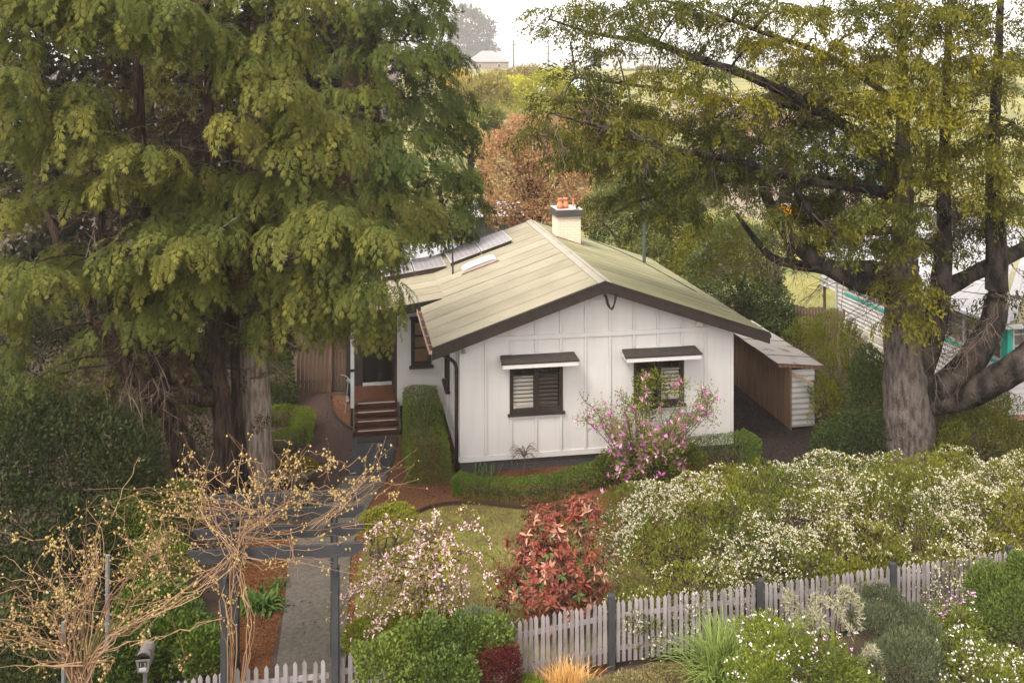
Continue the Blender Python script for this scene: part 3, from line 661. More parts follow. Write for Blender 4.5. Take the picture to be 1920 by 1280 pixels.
palings('paling_fence', 'dark fence far behind the solar panels below the russet tree', at(872, 600, 45)[:2], at(1010, 600, 44)[:2], 1.75, mat('charcoal_fence', (.035, .033, .034), .8), .25)
# garden spot light hanging beside porch
mb = MB(); q = at(655, 712, 27.6); mb.tube(chaikin([q + [-.25, 0, .15], q + [-.1, 0, .12], q + [0, 0, .02]], 1), .012, 5); mb.beam(q + [-.07, 0, .02], q + [.07, 0, -.06], .09, .07); mb.tube([q + [-.03, 0, 0], (q[0] - .12, q[1], 0)], .012, 5)
tag(mb.build('garden_light', mat('light_grey_metal', (.2, .24, .24), .5)), 'small grey garden light on a thin stake left of the porch post', 'garden light')

# ------------------------------------------------------------------ neighbour's house
NB0 = np.array([13.95, 27.0, 0]); nb_ = thing('neighbour_cottage', 'white weatherboard neighbour house with teal window trim and white corrugated roof', 'house', NB0, ANG)
NW = mat('white_weatherboard', (.38, .365, .355), .55, (.33, .318, .308), scale=1.5)
TEAL = mat('teal_trim', (.03, .30, .235), .45, (.022, .24, .19), scale=4)
def weatherboards(x, y0, y1, z0, z1, axis, nm='weatherboard_wall'):
    """sawtooth boards on a wall facing -x (axis x) or -y (axis y)"""
    n = int(round((z1 - z0) / .15)); mb = MB(); dz = (z1 - z0) / n
    for k in range(n):
        a, b = z0 + k * dz, z0 + (k + 1) * dz
        if axis == 'x': V = [(x - .06, y0, a), (x - .06, y1, a), (x - .004, y1, b), (x - .004, y0, b), (x + .05, y0, a), (x + .05, y1, a)]
        else: V = [(y0, x - .06, a), (y1, x - .06, a), (y1, x - .004, b), (y0, x - .004, b), (y0, x + .05, a), (y1, x + .05, a)]
        mb.add(V, [(0, 3, 2, 1), (0, 1, 5, 4)])
    return mb.build(nm, NW, nb_)
weatherboards(0, 0, 9.4, .2, 1.55, 'x'); weatherboards(0, 5.2, 6.0, 1.55, 2.8, 'x'); weatherboards(0, 8.9, 9.4, 1.55, 2.8, 'x'); weatherboards(0, 0, .0, 1.55, 2.8, 'x') if False else None
weatherboards(0, 0, 8, .2, 1.55, 'y'); weatherboards(0, 3.0, 8, 1.55, 2.8, 'y')
weatherboards(-.0, 4.55, 5.2, 1.55, 2.8, 'x')
MB().box(.03, .1, .1, 9.3, -.1, .2).build('brick_base', brickmat('red_base_brick', (.35, .14, .08), (.3, .12, .07), (.4, .33, .28), 1), nb_); MB().box(.1, 8, .03, .1, -.1, .2).build('brick_base', MAT['red_base_brick'], nb_)
MB().box(.12, 8, .15, 9.3, .2, 2.8).build('interior', mat('dim_room', (.16, .15, .14), .9), nb_) if False else None
CURT = mat('sheer_curtain', (.24, .225, .205), .9, (.13, .12, .11), scale=2.0, stretch=(1, 9, .3))
def band(y0, y1, z0, z1, nlt, axis='x'):
    fr = MB()
    def bx(a, b, c, d, e, f):
        if axis == 'x': fr.box(c, d, a, b, e, f)
        else: fr.box(a, b, c, d, e, f)
    bx(y0, y1, -.04, .04, z0, z0 + .06); bx(y0, y1, -.04, .04, z1 - .06, z1)
    for k in range(nlt + 1):
        y = y0 + (y1 - y0) * k / nlt; bx(y - .03, y + .03, -.038, .038, z0 + .06, z1 - .06)
    for k in range(nlt): bx(y0 + (y1 - y0) * k / nlt + .03, y0 + (y1 - y0) * (k + 1) / nlt - .03, -.02, .02, z1 - .32, z1 - .28); bx(y0 + (y1 - y0) * k / nlt + .03, y0 + (y1 - y0) * (k + 1) / nlt - .03, -.02, .02, z0 + .5, z0 + .53)
    w = fr.build('window', NW, nb_)
    for k in range(nlt):
        a, b = y0 + (y1 - y0) * k / nlt + .03, y0 + (y1 - y0) * (k + 1) / nlt - .03
        mb = MB(); mb.box(*((.045, .05, a, b) if axis == 'x' else (a, b, .045, .05)), z0, z1); mb.build('pane', PANE, w)
        m = 14; yy = np.linspace(a, b, m); xx = .12 + .03 * np.sin(np.arange(m) * 2.2)
        V = np.vstack([np.stack([xx, yy, np.full(m, zz)], 1) if axis == 'x' else np.stack([yy, xx, np.full(m, zz)], 1) for zz in (z0, z1)]); i = np.arange(m - 1)
        MB().add(V, np.stack([i, i + 1, i + m + 1, i + m], 1)).build('curtain', CURT, w)
    fr = MB(); bx(y0 - .12, y1 + .12, -.06, -.041, z0 - .10, z0 - .002); bx(y0 - .13, y0 - .035, -.055, .03, z0, z1); 
    fr.build('teal_surround', TEAL, w)
band(.25, 4.45, 1.6, 2.74, 5); band(6.1, 8.8, 1.6, 2.74, 4); band(.15, 2.9, 1.6, 2.74, 3, 'y')
MB().box(-.05, .12, -.05, .12, 1.6, 2.76).build('corner_post', TEAL, nb_)
MB().box(.15, 8, .25, .3, .2, 2.76).build('partition', mat('dim_room', (.16, .15, .14), .9), nb_); MB().box(.25, .3, .3, 9.3, .2, 2.76).build('partition', MAT['dim_room'], nb_)
NR = mat('white_roof_steel', (.25, .246, .254), .5, (.20, .194, .194), scale=.8, mixpow=(.25, .5))
n = 126; y = np.linspace(-.4, 9.8, n + 1); dz = .010 * np.cos(np.arange(n + 1) * 2 * np.pi / 1.0 * .333)
top = np.minimum(4.2, y + .4 + .35)                   # hip at the front
V = np.vstack([np.stack([np.full(n + 1, -.4), y, 2.84 + dz], 1), np.stack([-.4 + top, y, 2.84 + .42 * top + dz], 1)]); i = np.arange(n)
nr = MB().add(V, np.stack([i, i + 1, i + n + 2, i + n + 1], 1)[:, ::-1]).build('roof', NR, nb_)
n = 110; x = np.linspace(-.4, 8.4, n + 1); dz = .010 * np.cos(np.arange(n + 1) * 2 * np.pi * .333); top = np.minimum(4.2, x + .4 + .35)
V = np.vstack([np.stack([x, np.full(n + 1, -.4), 2.84 + dz], 1), np.stack([x, -.4 + top, 2.84 + .42 * top + dz], 1)])
MB().add(V, np.stack([np.arange(n), np.arange(n) + 1, np.arange(n) + n + 2, np.arange(n) + n + 1], 1)).build('roof', mat('lichen_roof_steel', (.22, .195, .12), .6, (.16, .14, .085), scale=1.5), nb_)
mb = MB(); mb.beam((-.4, -.4, 2.88), (3.8, 3.8, 2.88 + .42 * 4.2), .22, .03); mb.build('hip_cap', NR, nb_)
mb = MB(); mb.box(-.52, -.40, -.5, 9.8, 2.74, 2.84); mb.box(-.40, 8.4, -.52, -.41, 2.74, 2.84); mb.build('gutter', mat('gutter_grey', (.4, .41, .41), .5), nb_)
MB().box(-.1, -.02, 9.42, 9.5, 0, 2.8).build('porch_post', mat('grey_post', (.33, .34, .34), .6), nb_); weatherboards(-.04, 9.5, 10.6, 1.5, 2.9, 'x', 'porch_screen'); MB().box(-.02, .06, 10.5, 10.6, 0, 1.5).build('porch_post', MAT['weathered_paling'], nb_)
# pale slatted bench-fence in front of neighbour's wall
sf = thing('slat_screen', 'low cream slatted screen against the neighbour wall behind big trunk', 'screen', NB0, ANG)
for k in range(4): MB().box(-1.6, -1.57, 3.4, 6.2, .35 + k * .28, .50 + k * .28).build('slat', mat('cream_slat', (.55, .50, .40), .7), sf)
for y in (3.5, 4.8, 6.1): MB().box(-1.56, -1.5, y, y + .08, 0, 1.4).build('post', MAT['cream_slat'], sf)
# lamp post on lawn
lp = at(1540, 552, 43); lpo = thing('lamp_post', 'slim grey garden lamp post on the pale lawn', 'lamp post', (lp[0], lp[1], 0))
mb = MB(); mb.tube([(0, 0, 0), (0, 0, 1.1)], .035, 8); mb.build('pole', mat('lamp_grey', (.22, .22, .22), .6), lpo); mb = MB(); mb.tube([(0, 0, 1.1), (0, 0, 1.14), (0, 0, 1.32), (0, 0, 1.42)], [.05, .09, .10, .02], 8); mb.build('lantern', MAT['lamp_grey'], lpo)
# ------------------------------------------------------------------ foliage tools
def noise3(P, seed, f=1.0):
    q = np.random.RandomState(seed); o = np.zeros(len(P))
    for k in range(5):
        w = q.normal(size=3) * f * (1 + .45 * k); o += np.sin(P @ w + q.uniform(0, 6.28)) / (1 + .35 * k)
    return np.clip(.5 + o / 5.2, 0, 1)
def rdir(rg, n): return nrm(rg.normal(size=(n, 3)))
def lerp(a, b, t): return np.asarray(a)[None] * (1 - t[:, None]) + np.asarray(b)[None] * t[:, None]
def leaf_quads(mb, P, D, L, Wd, C, rg, A=None, fold=0.0):
    n = len(P); D = nrm(D)
    if A is None: A = nrm(np.cross(D, rdir(rg, n)))
    L = np.broadcast_to(np.asarray(L, float), (n,))[:, None]; Wd = np.broadcast_to(np.asarray(Wd, float), (n,))[:, None]
    N = np.cross(D, A)
    V = np.stack([P, P + D * L * .45 + A * Wd * .5 + N * Wd * fold, P + D * L, P + D * L * .45 - A * Wd * .5 + N * Wd * fold], 1).reshape(-1, 3)
    if fold:
        b = np.arange(n)[:, None] * 4; T = np.concatenate([b + [0, 1, 2], b + [0, 2, 3]])
        mb.add(V, None, T, np.repeat(C, 4, 0))
    else: mb.add(V, np.arange(n * 4).reshape(-1, 4), None, np.repeat(C, 4, 0))
def ell_points(rg, ells, n, lump=.18, inner=.25, seed=1, zmin=.03, low=-.5, prune=.72, thick=.30):
    E = np.asarray(ells, float); c, r = E[:, :3], E[:, 3:]
    w = (r[:, 0] * r[:, 1] + r[:, 0] * r[:, 2] + r[:, 1] * r[:, 2]); w = w / w.sum()
    out, outd = [], []; got = 0
    while got < n:
        m = int((n - got) * 1.7) + 60
        k = rg.choice(len(E), m, p=w); d = rdir(rg, m); d[:, 2] = np.where(d[:, 2] < low, -d[:, 2] * .6, d[:, 2]); d = nrm(d)
        f = np.where(rg.rand(m) < inner, rg.uniform(.35, .85, m), 1 - thick * rg.rand(m) ** 2)
        f = f * (1 + lump * 2 * (noise3(d * 2.2 + c[k] * 1.3, seed, 1.4) - .5))
        P = c[k] + d * r[k] * f[:, None]; ok = P[:, 2] > zmin
        ok &= (np.sum(((P[:, None] - c[None]) / (r[None] * prune)) ** 2, -1) < 1).sum(1) <= (f < prune)
        P, d = P[ok], d[ok]; out.append(P); outd.append(d); got += len(P)
    return np.vstack(out)[:n], np.vstack(outd)[:n]
def leafcols(rg, P, c1, c2, seed, f=1.2, jit=.25, bal=0.0):
    t = np.clip(noise3(P, seed, f) * 1.1 - .05 + rg.uniform(-.3, .3, len(P)) + bal, 0, 1)
    return lerp(c1, c2, t) * (1 + rg.uniform(-jit, jit, (len(P), 1)))
def shrub(name, label, cat, ells, n, L, Wd, c1, c2, seed, group=None, out=.6, up=.35, lump=.2, inner=.3, leafm=None, flowers=None, stem=True, fold=0.0, f=1.2, low=-.5, bal=0.0, thick=.3):
    rg = np.random.RandomState(seed); E = np.asarray(ells, float)
    base = np.array([E[:, 0].mean(), E[:, 1].mean(), 0]); E = E.copy(); E[:, :2] -= base[:2]
    o = thing(name, label, cat, base, 0, group)
    P, d = ell_points(rg, E, n, lump, inner, seed, low=low, thick=thick); mb = MB()
    D = d * out + np.array([0, 0, up]) + rdir(rg, n) * .65
    leaf_quads(mb, P, D, L * rg.uniform(.7, 1.3, n), Wd * rg.uniform(.8, 1.2, n), leafcols(rg, P + base, c1, c2, seed, f, bal=bal), rg, fold=fold)
    mb.build('foliage', leafm or LEAF, o)
    if flowers:
        m, fl, fc1, fc2, th, ff = flowers
        Pf, df = ell_points(rg, E, m, lump, 0, seed, thick=.06); g = noise3(Pf + base, seed + 5, ff) > th + rg.uniform(-.16, .16, m); Pf, df = Pf[g] + df[g] * .02, df[g]
        mf = MB(); cc = lerp(fc1, fc2, rg.rand(len(Pf)))
        for q in range(3):
            leaf_quads(mf, Pf + rg.normal(size=Pf.shape) * fl * .25, df + rdir(rg, len(Pf)) * 1.1, fl * rg.uniform(.7, 1.3, len(Pf)), fl * .8, cc * rg.uniform(.85, 1.1, (len(Pf), 1)), rg)
        mf.build('blossom', PETAL, o)
    if stem:
        ms = MB()
        for e in E:
            for q in range(3):
                t = e[:3] + rg.normal(size=3) * e[3:] * .3; b = np.array([e[0] * .6 + rg.normal() * .1, e[1] * .6 + rg.normal() * .1, 0])
                ms.tube(chaikin([b, (b + t) / 2 + rg.normal(size=3) * .06, t], 1), np.linspace(.03, .008, 4), 5)
        ms.build('stems', TWIG, o, kind='stuff')
    return o
def box_hedge(name, label, path, w, h, n, seed, c1=(.052, .075, .018), c2=(.085, .115, .025), L=.035, closed=False, wob=.07):
    rg = np.random.RandomState(seed); P = np.asarray(path, float); base = np.array([*P.mean(0), 0]); P = P - base[:2]
    P = chaikin(P, 2); seg = np.linalg.norm(np.diff(P, axis=0), axis=1); cum = np.concatenate([[0], np.cumsum(seg)]); S = cum[-1]
    o = thing(name, label, 'hedge', base)
    per = w + 2 * h; capn = w * h / (per * S) * 2.4
    s = rg.uniform(-w * .38, S + w * .38, n); sc = np.clip(s, 0, S); ex = s - sc
    x = np.interp(sc, cum, P[:, 0]); y = np.interp(sc, cum, P[:, 1]); i = np.clip(np.searchsorted(cum, sc) - 1, 0, len(seg) - 1); T = nrm(np.diff(P, axis=0))[i]; Nn = np.stack([-T[:, 1], T[:, 0]], 1)
    q = rg.uniform(0, per, n); a = np.where(q < h, -1., np.where(q < h + w, (q - h) / w * 2 - 1, 1.)); z = np.where(q < h, q, np.where(q < h + w, h, per - q))
    rd = .18 * h; # rounded shoulders
    sh = np.clip((np.abs(a) - .72) / .28, 0, 1) * np.clip((z - h * .8) / (h * .2), 0, 1)
    dep = rg.rand(n) ** 2 * .10
    pe = w * h / (w * h * 2 + per * S); ue = rg.rand(n); endf = ue < 4.5 * pe; ex = np.where(endf, np.where(ue < 2.25 * pe, -1, 1) * w * (.38 - .10 * rg.rand(n) ** 2), ex)
    sc = np.where(endf, np.where(ue < 2.25 * pe, 0, S), sc); x = np.interp(sc, cum, P[:, 0]); y = np.interp(sc, cum, P[:, 1]); i = np.clip(np.searchsorted(cum, sc) - 1, 0, len(seg) - 1); T = nrm(np.diff(P, axis=0))[i]; Nn = np.stack([-T[:, 1], T[:, 0]], 1); r_ = rg.uniform(-1, 1, n); a = np.where(endf, r_, a); z = np.where(endf, rg.uniform(0, h, n), z)
    tz = np.where((np.abs(a) < .97) & ~endf, z - dep, z); aa = a * (1 - dep / w * 2) * (1 - .10 * sh)
    Pw = np.stack([x + T[:, 0] * ex + Nn[:, 0] * aa * w / 2, y + T[:, 1] * ex + Nn[:, 1] * aa * w / 2, np.maximum(tz - .10 * h * sh, .02)], 1)
    wv = (noise3(Pw + base, seed, 2.2) - .5) * wob * 2; top = (z > h * .95)
    dirn = np.stack([Nn[:, 0] * a * ~top + T[:, 0] * np.sign(ex) * endf, Nn[:, 1] * a * ~top + T[:, 1] * np.sign(ex) * endf, top * 1.0 + .1], 1); dirn = nrm(dirn)
    Pw = Pw + dirn * wv[:, None]; Pw[:, 2] = np.maximum(Pw[:, 2], .02)
    mb = MB(); leaf_quads(mb, Pw, dirn * .8 + rdir(rg, n) * .7 + [0, 0, .25], L * rg.uniform(.7, 1.35, n), L * .6, leafcols(rg, Pw + base, c1, c2, seed, 1.6, .3), rg)
    mb.build('foliage', LEAF_SHINY, o)
    core = MB(); k = max(2, int(S / .25)); xs2 = np.interp(np.linspace(0, S, k), cum, P[:, 0]); ys2 = np.interp(np.linspace(0, S, k), cum, P[:, 1])
    for j in range(k):
        b = np.array([xs2[j], ys2[j], 0]); core.tube([b, b + [rg.normal() * .05, rg.normal() * .05, h * .7]], [.025, .01], 5)
        for q2 in range(4): core.tube([b + [0, 0, h * .2], b + [rg.normal() * w * .3, rg.normal() * w * .3, h * .85]], [.012, .005], 4)
    core.build('stems', TWIG, o)
    return o
def straps(mb, base, n, Lr, Wd, c1, c2, rg, spread=.15, droop=1.0, lean=(0, 0), segs=4, el=(.5, 1.4)):
    for k in range(n):
        az = rg.uniform(0, 2 * np.pi); e = rg.uniform(*el); L = rg.uniform(*Lr); b = base + np.array([rg.normal() * spread, rg.normal() * spread, 0])
        h = np.array([math.cos(az), math.sin(az), 0]) + np.array([*lean, 0]); t = np.linspace(0, 1, segs + 1)[:, None]
        P = b + h * t * L * math.cos(e) + np.array([0, 0, 1]) * (t * L * math.sin(e) - droop * (t ** 2.2) * L * (.35 + .4 * math.cos(e)))
        P[:, 2] = np.maximum(P[:, 2], .015)
        sd_ = np.array([-math.sin(az), math.cos(az), 0]); w = Wd * rg.uniform(.7, 1.2) * np.array([.7, 1, .9, .6, .08])[:segs + 1, None] if segs == 4 else Wd * np.linspace(1, .1, segs + 1)[:, None]
        V = np.stack([P - sd_ * w / 2, P + sd_ * w / 2], 1).reshape(-1, 3); i = np.arange(segs) * 2
        c = (np.asarray(c1) + (np.asarray(c2) - np.asarray(c1)) * rg.rand()) * rg.uniform(.8, 1.2)
        mb.add(V, np.stack([i, i + 1, i + 3, i + 2], 1), None, c)

# ------------------------------------------------------------------ conifer sprays
def spray_cypress(seed):
    rg = np.random.RandomState(seed); mb = MB(); P, D, L, Wd, A, tip = [], [], [], [], [], []
    for k in range(8):
        x = .06 + .115 * k; s_ = 1 if k % 2 else -1; l = .42 * (1 - .62 * x) * rg.uniform(.85, 1.15); an = R(rg.uniform(26, 50))
        d = np.array([math.cos(an), s_ * math.sin(an), 0]); b = np.array([x, 0, 0])
        P.append(b); D.append(d); L.append(l); Wd.append(.040); tip.append(x * .6)
        for j in range(3):
            f = .24 + .25 * j
            for s2 in (-1, 1):
                a2 = an * s_ + s2 * R(36); P.append(b + d * l * f); D.append([math.cos(a2), math.sin(a2), 0]); L.append(l * (.6 - .1 * j) * rg.uniform(.8, 1.3)); Wd.append(.034); tip.append(.3 + x * .6)
    for a2 in (-.35, 0, .35): P.append([.9, 0, 0]); D.append([math.cos(a2), math.sin(a2), 0]); L.append(.2); Wd.append(.035); tip.append(1)
    P, D = np.array(P), np.array(D, float); n = len(P); A = np.cross(D, [0, 0, 1.0]); A = nrm(A)
    leaf_quads(mb, P, D + np.stack([np.zeros(n), np.zeros(n), rg.normal(size=n) * .18], 1), L, Wd, np.array(tip)[:, None] * np.ones((n, 3)), rg, A=nrm(A + rg.normal(size=A.shape) * .15))
    V = np.vstack(mb.V); t = np.vstack(mb.C)[:, 0]
    V[:, 2] += -.65 * V[:, 0] ** 2 - .8 * V[:, 1] ** 2 + .18 * V[:, 0]
    return V, np.vstack(mb.Q), t
def spray_cedar(seed):
    rg = np.random.RandomState(seed); P, D, L, Wd, tip = [], [], [], [], []
    for k in range(8):
        x = .05 + .11 * k; y = rg.uniform(-.3, .3) * (1.1 - .6 * x); b0 = np.array([x, y, .02])
        m = rg.randint(2, 5)
        for j in range(m):
            for q in range(2):
                P.append(b0 + np.array([.04 * j + .03 * rg.normal(), .035 * rg.normal(), -.07 * j])); D.append([.5 + rg.normal() * .35, rg.normal() * .6, -.75 + rg.normal() * .3]); L.append(rg.uniform(.09, .15)); Wd.append(.05); tip.append(min(1, .2 + .22 * j))
    for k in range(8):
        x = rg.uniform(0, 1); P.append([x, rg.normal() * .03, .0]); D.append([.6, rg.normal(), rg.uniform(-.3, .5)]); L.append(.12); Wd.append(.035); tip.append(.2)
    P, D = np.array(P), np.array(D, float); n = len(P); mb = MB()
    leaf_quads(mb, P, D, L, Wd, np.array(tip)[:, None] * np.ones((n, 3)), rg)
    V = np.vstack(mb.V); t = np.vstack(mb.C)[:, 0]; V[:, 2] -= .22 * V[:, 0] ** 2
    return V, np.vstack(mb.Q), t
CYP = [spray_cypress(s) for s in range(5)]; CED = [spray_cedar(s) for s in range(6)]
def inst(mb, tmpl, P, X, Z, S, cA, cB):
    """stamp spray templates: position P, axis X, normal Z, scale S, base colour cA and tip colour cB (one per spray)"""
    X = nrm(X); Yv = nrm(np.cross(Z, X)); Z = np.cross(X, Yv); k = np.random.RandomState(len(P)).randint(0, len(tmpl), len(P))
    for i, (V, Q, t) in enumerate(tmpl):
        g = np.where(k == i)[0]
        if not len(g): continue
        B = np.stack([X[g], Yv[g], Z[g]], 1)                        # g,3,3
        W_ = np.einsum('vk,gkc->gvc', V, B) * S[g][:, None, None] + P[g][:, None]
        C = cA[g][:, None] * (1 - t[None, :, None]) + cB[g][:, None] * t[None, :, None]
        Qg = (Q[None] + (np.arange(len(g)) * len(V))[:, None, None]).reshape(-1, 4)
        mb.add(W_.reshape(-1, 3), Qg, None, C.reshape(-1, 3))
def bough(mb, c, rad, out, n, tmpl, S, pal, rg, drop=.8, flat=.4, bias=.35):
    """a bough: sprays shingled over a mound so that they drape down its sides, with a sparser fill inside"""
    rad = np.asarray(rad, float); out = np.asarray(out)
    d = rdir(rg, n); d[:, 2] = np.where(rg.rand(n) < .78, np.abs(d[:, 2]), d[:, 2] * .6); d = nrm(d); inn = rg.rand(n) < .2
    f = np.where(inn, rg.uniform(.15, .7, n), 1 - .22 * rg.rand(n) ** 2) * (1 + .45 * (noise3(d * 2.3 + c, rg.randint(9999), 1.2) - .5))
    P = c + d * rad * f[:, None]; N = nrm(d / rad); g_ = np.array([0, 0, -1.0]); Td = g_ - N * (N @ g_)[:, None]
    X = Td * drop + d * [.75, .75, 0] + out[None] * .4 + np.array([0, 0, -.25 * drop]) + rg.normal(size=(n, 3)) * .24
    Z = N + np.array([0, 0, flat]) + rg.normal(size=(n, 3)) * .2
    Z[inn] = rdir(rg, int(inn.sum())) + [0, 0, .4]
    g, y = pal; t = np.clip(rg.normal(bias, .13) + rg.normal(size=n) * .17, 0, 1)
    cA = lerp(g, y, t * .5) * rg.uniform(.8, 1.2, (n, 1)); cB = lerp(g, y, np.clip(t + .25, 0, 1)) * rg.uniform(.9, 1.35, (n, 1))
    inst(mb, tmpl, P, X, Z, S * rg.uniform(.55, 1.4, n), cA, cB)
def wob(P, rg, a): 
    P = np.array(P, float); P[1:-1] += rg.normal(size=P[1:-1].shape) * a; return P
def limb(mb, px, r, rg, n=8, a=.03, sm=2):
    P = np.array([at(*p) for p in px]); rad = np.interp(np.linspace(0, 1, len(P)), np.linspace(0, 1, len(r)), r)
    PR = chaikin(np.hstack([wob(P, rg, a), rad[:, None]]), sm)
    rr_ = PR[:, 3] * (1 + .06 * rg.normal(size=len(PR)))
    n = n * 2 if r[0] > .2 else n
    if r[0] > .2: PR = chaikin(PR, 1); rr_ = PR[:, 3]
    mb.tube(PR[:, :3], rr_, n)
    V = mb.V[-1]; m = len(PR) * n; ctr = np.repeat(PR[:, :3], n, 0); off = V[:m] - ctr              # lumps and ridges of the bark
    k = 1 + .16 * (noise3(V[:m] * [1, 1, .6], rg.randint(9999), 3.2) - .5) + .10 * (noise3(V[:m] * [1, 1, .25], rg.randint(9999), 13) - .5)
    V[:m] = ctr + off * k[:, None]
    return PR[:, :3]
def twig_spray(mb, p, d, L, r, rg, depth=2, n=4):
    q = p + d * L * .5 + rg.normal(size=3) * L * .08; e = p + d * L + np.array([0, 0, -.12 * L]) + rg.normal(size=3) * L * .1
    mb.tube([p, q, e], [r, r * .7, r * .3], 3, cap=False)
    if depth:
        for k in range(n):
            f = rg.uniform(.25, .95); s = p + (e - p) * f
            twig_spray(mb, s, nrm(d + rdir(rg, 1)[0] * .8 + [0, 0, -.15]), L * rg.uniform(.35, .6), r * .55, rg, depth - 1, max(2, n - 1))

# ------------------------------------------------------------------ the three cypresses on the left
G1, Y1 = np.array([.054, .068, .022]), np.array([.122, .110, .032])
DEADF = np.array([.030, .019, .012]); DEADF2 = np.array([.055, .034, .021])
def conifer(name, label, trunkpx, trunkr, boughs, Y0, seed, bark, extra=14, pal=(G1, Y1), tmpl=CYP, dens=1.22, S=.49, twigs=26, limbs=(), yr=(-2.6, -.8), bias=.27, tw_mat=TWIG, drop=.8, rvk=.9, dead=0, lift=0, bark2=None):
    rg = np.random.RandomState(seed); base = at(*trunkpx[0]); base = np.array([base[0], base[1], 0])
    o = thing(name, label, 'tree', base); tr = MB(); cr = MB(); tw = MB(); axes = []
    axes.append(limb(tr, trunkpx, trunkr, rg, 14, .03))
    lm = MB() if bark2 else tr
    for px, r in limbs: axes.append(limb(lm, px, r, rg, 12, .04))
    A = np.vstack(axes)
    for b in boughs:
        u, v, ru, rv = b[:4]; v = v - lift; yel = b[4] if len(b) > 4 else 0; dY = b[5] if len(b) > 5 else rg.uniform(*yr)
        Y = Y0 + dY; c = at(u, v, Y); k = Y / F; rad = (ru * k * .93, max(ru * k * .7, .45), rv * k * rvk)
        near = A[np.argmin(np.linalg.norm((A - c) * [1, 1, 1.6], axis=1))]; out = nrm(c - near) * [1, 1, .3]; out = nrm(out + [0, -.25, 0])
        n = int(dens * (ru * k * rv * k * 3.14) * 50 * (.5 / S) ** 1.6) + 18
        p2 = pal if not yel else (pal[0] * (1 - yel) + pal[1] * yel, pal[1] * (1 + 1.0 * yel))  # marked boughs: yellower growth, with strong light put into their palette
        bough(cr, c, rad, out, n, tmpl, S, p2, rg, bias=bias, drop=drop)
        if np.linalg.norm(c - near) < 5: lm.tube(chaikin([near, (near + c) / 2 + np.array([0, 0, .25]), c], 1), np.linspace(min(.05, .012 + .013 * np.linalg.norm(c - near)), .010, 4), 5, cap=False)
        for q in range(2): twig_spray(tw, near + (c - near) * rg.uniform(.3, .9), nrm(rdir(rg, 1)[0] + [0, 0, -.6]), rg.uniform(.4, .9), .012, rg, 1, 4)
    zl = np.array([a[2] for a in A]); 
    for k in range(extra):                                            # boughs on the far side
        a = A[rg.randint(len(A))]
        if a[2] < 4.2: continue
        c = a + np.array([rg.normal() * 1.7, rg.uniform(.6, 3.0), rg.normal() * .6 - .3]); out = nrm((c - a) * [1, 1, .2])
        bough(cr, c, (1.0, .9, .5), out, int(55 * dens), tmpl, S, pal, rg)
    for k in range(twigs):
        a = A[rg.randint(len(A))]
        if a[2] < 3.2: continue
        twig_spray(tw, a, nrm(np.array([rg.normal(), rg.normal() - .3, rg.uniform(-.9, .3)])), rg.uniform(.8, 2.0), .016, rg, 2, 5)
    dd = MB()
    if dead:                                                          # dark brown dead sprays added inside to block the background and darken gaps
        hi = A[(A[:, 2] > 3.6) & (np.abs(A[:, 0] - base[0]) < 1.7)]; Pd = hi[rg.randint(len(hi), size=dead)] + rg.normal(size=(dead, 3)) * [.7, .5, .5]
        inst(dd, tmpl, Pd, rdir(rg, dead) + [0, 0, -.7], rdir(rg, dead), S * rg.uniform(.7, 1.6, dead), np.repeat(DEADF[None], dead, 0) * rg.uniform(.6, 1.3, (dead, 1)), np.repeat(DEADF2[None], dead, 0) * rg.uniform(.6, 1.3, (dead, 1)))
    for mb in (tr, cr, tw, dd) + ((lm,) if bark2 else ()):
        for i in range(len(mb.V)): mb.V[i] = mb.V[i] - base
    if bark2: lm.build('limbs', bark2, o, True)
    tr.build('trunk', bark, o, True); cr.build('crown', NEEDLE, o); tw.build('dead_twigs', tw_mat, o, kind='stuff')
    if dead: dd.build('dead_gap_fill', NEEDLE, o, kind='stuff')
    return o
B1 = [(355, 90, 100, 50), (450, 160, 45, 55), (520, 100, 85, 50), (500, 140, 60, 45), (520, 195, 70, 35), (590, 250, 95, 38), (560, 300, 105, 38), (640, 285, 50, 30), (480, 370, 60, 40), (560, 380, 90, 40),
      (560, 460, 75, 42), (625, 440, 70, 50), (640, 500, 65, 45), (500, 545, 70, 42), (600, 560, 75, 45), (560, 605, 95, 40), (490, 640, 28, 36), (640, 620, 60, 38), (695, 570, 60, 50), (705, 505, 52, 42), (710, 620, 35, 32, 0, -1.5), (722, 455, 28, 24),
      (430, 430, 70, 45), (400, 460, 60, 35), (350, 390, 85, 50), (370, 350, 90, 26), (480, 20, 90, 22), (590, 20, 60, 18), (380, -10, 120, 30), (540, -40, 140, 30), (655, 560, 50, 40), (690, 480, 50, 40), (600, 415, 70, 30), (440, 250, 35, 25, .3)]
conifer('cypress_tree', 'tall drooping cypress with straight grey trunk left of the porch', [(484, 945, 22), (481, 800, 22), (478, 650, 22), (474, 450, 22), (478, 250, 22.1), (482, 60, 22.1), (484, -150, 22.2)], [.40, .33, .31, .27, .22, .17, .12], B1, 22, 21, BARK_GREY, extra=6, lift=22, dead=260,
        limbs=[([(474, 470, 22), (530, 380, 21.5), (590, 330, 21), (650, 300, 20.6)], [.09, .04]), ([(474, 520, 22), (560, 480, 21.4), (650, 470, 21), (710, 500, 20.6)], [.09, .03])])
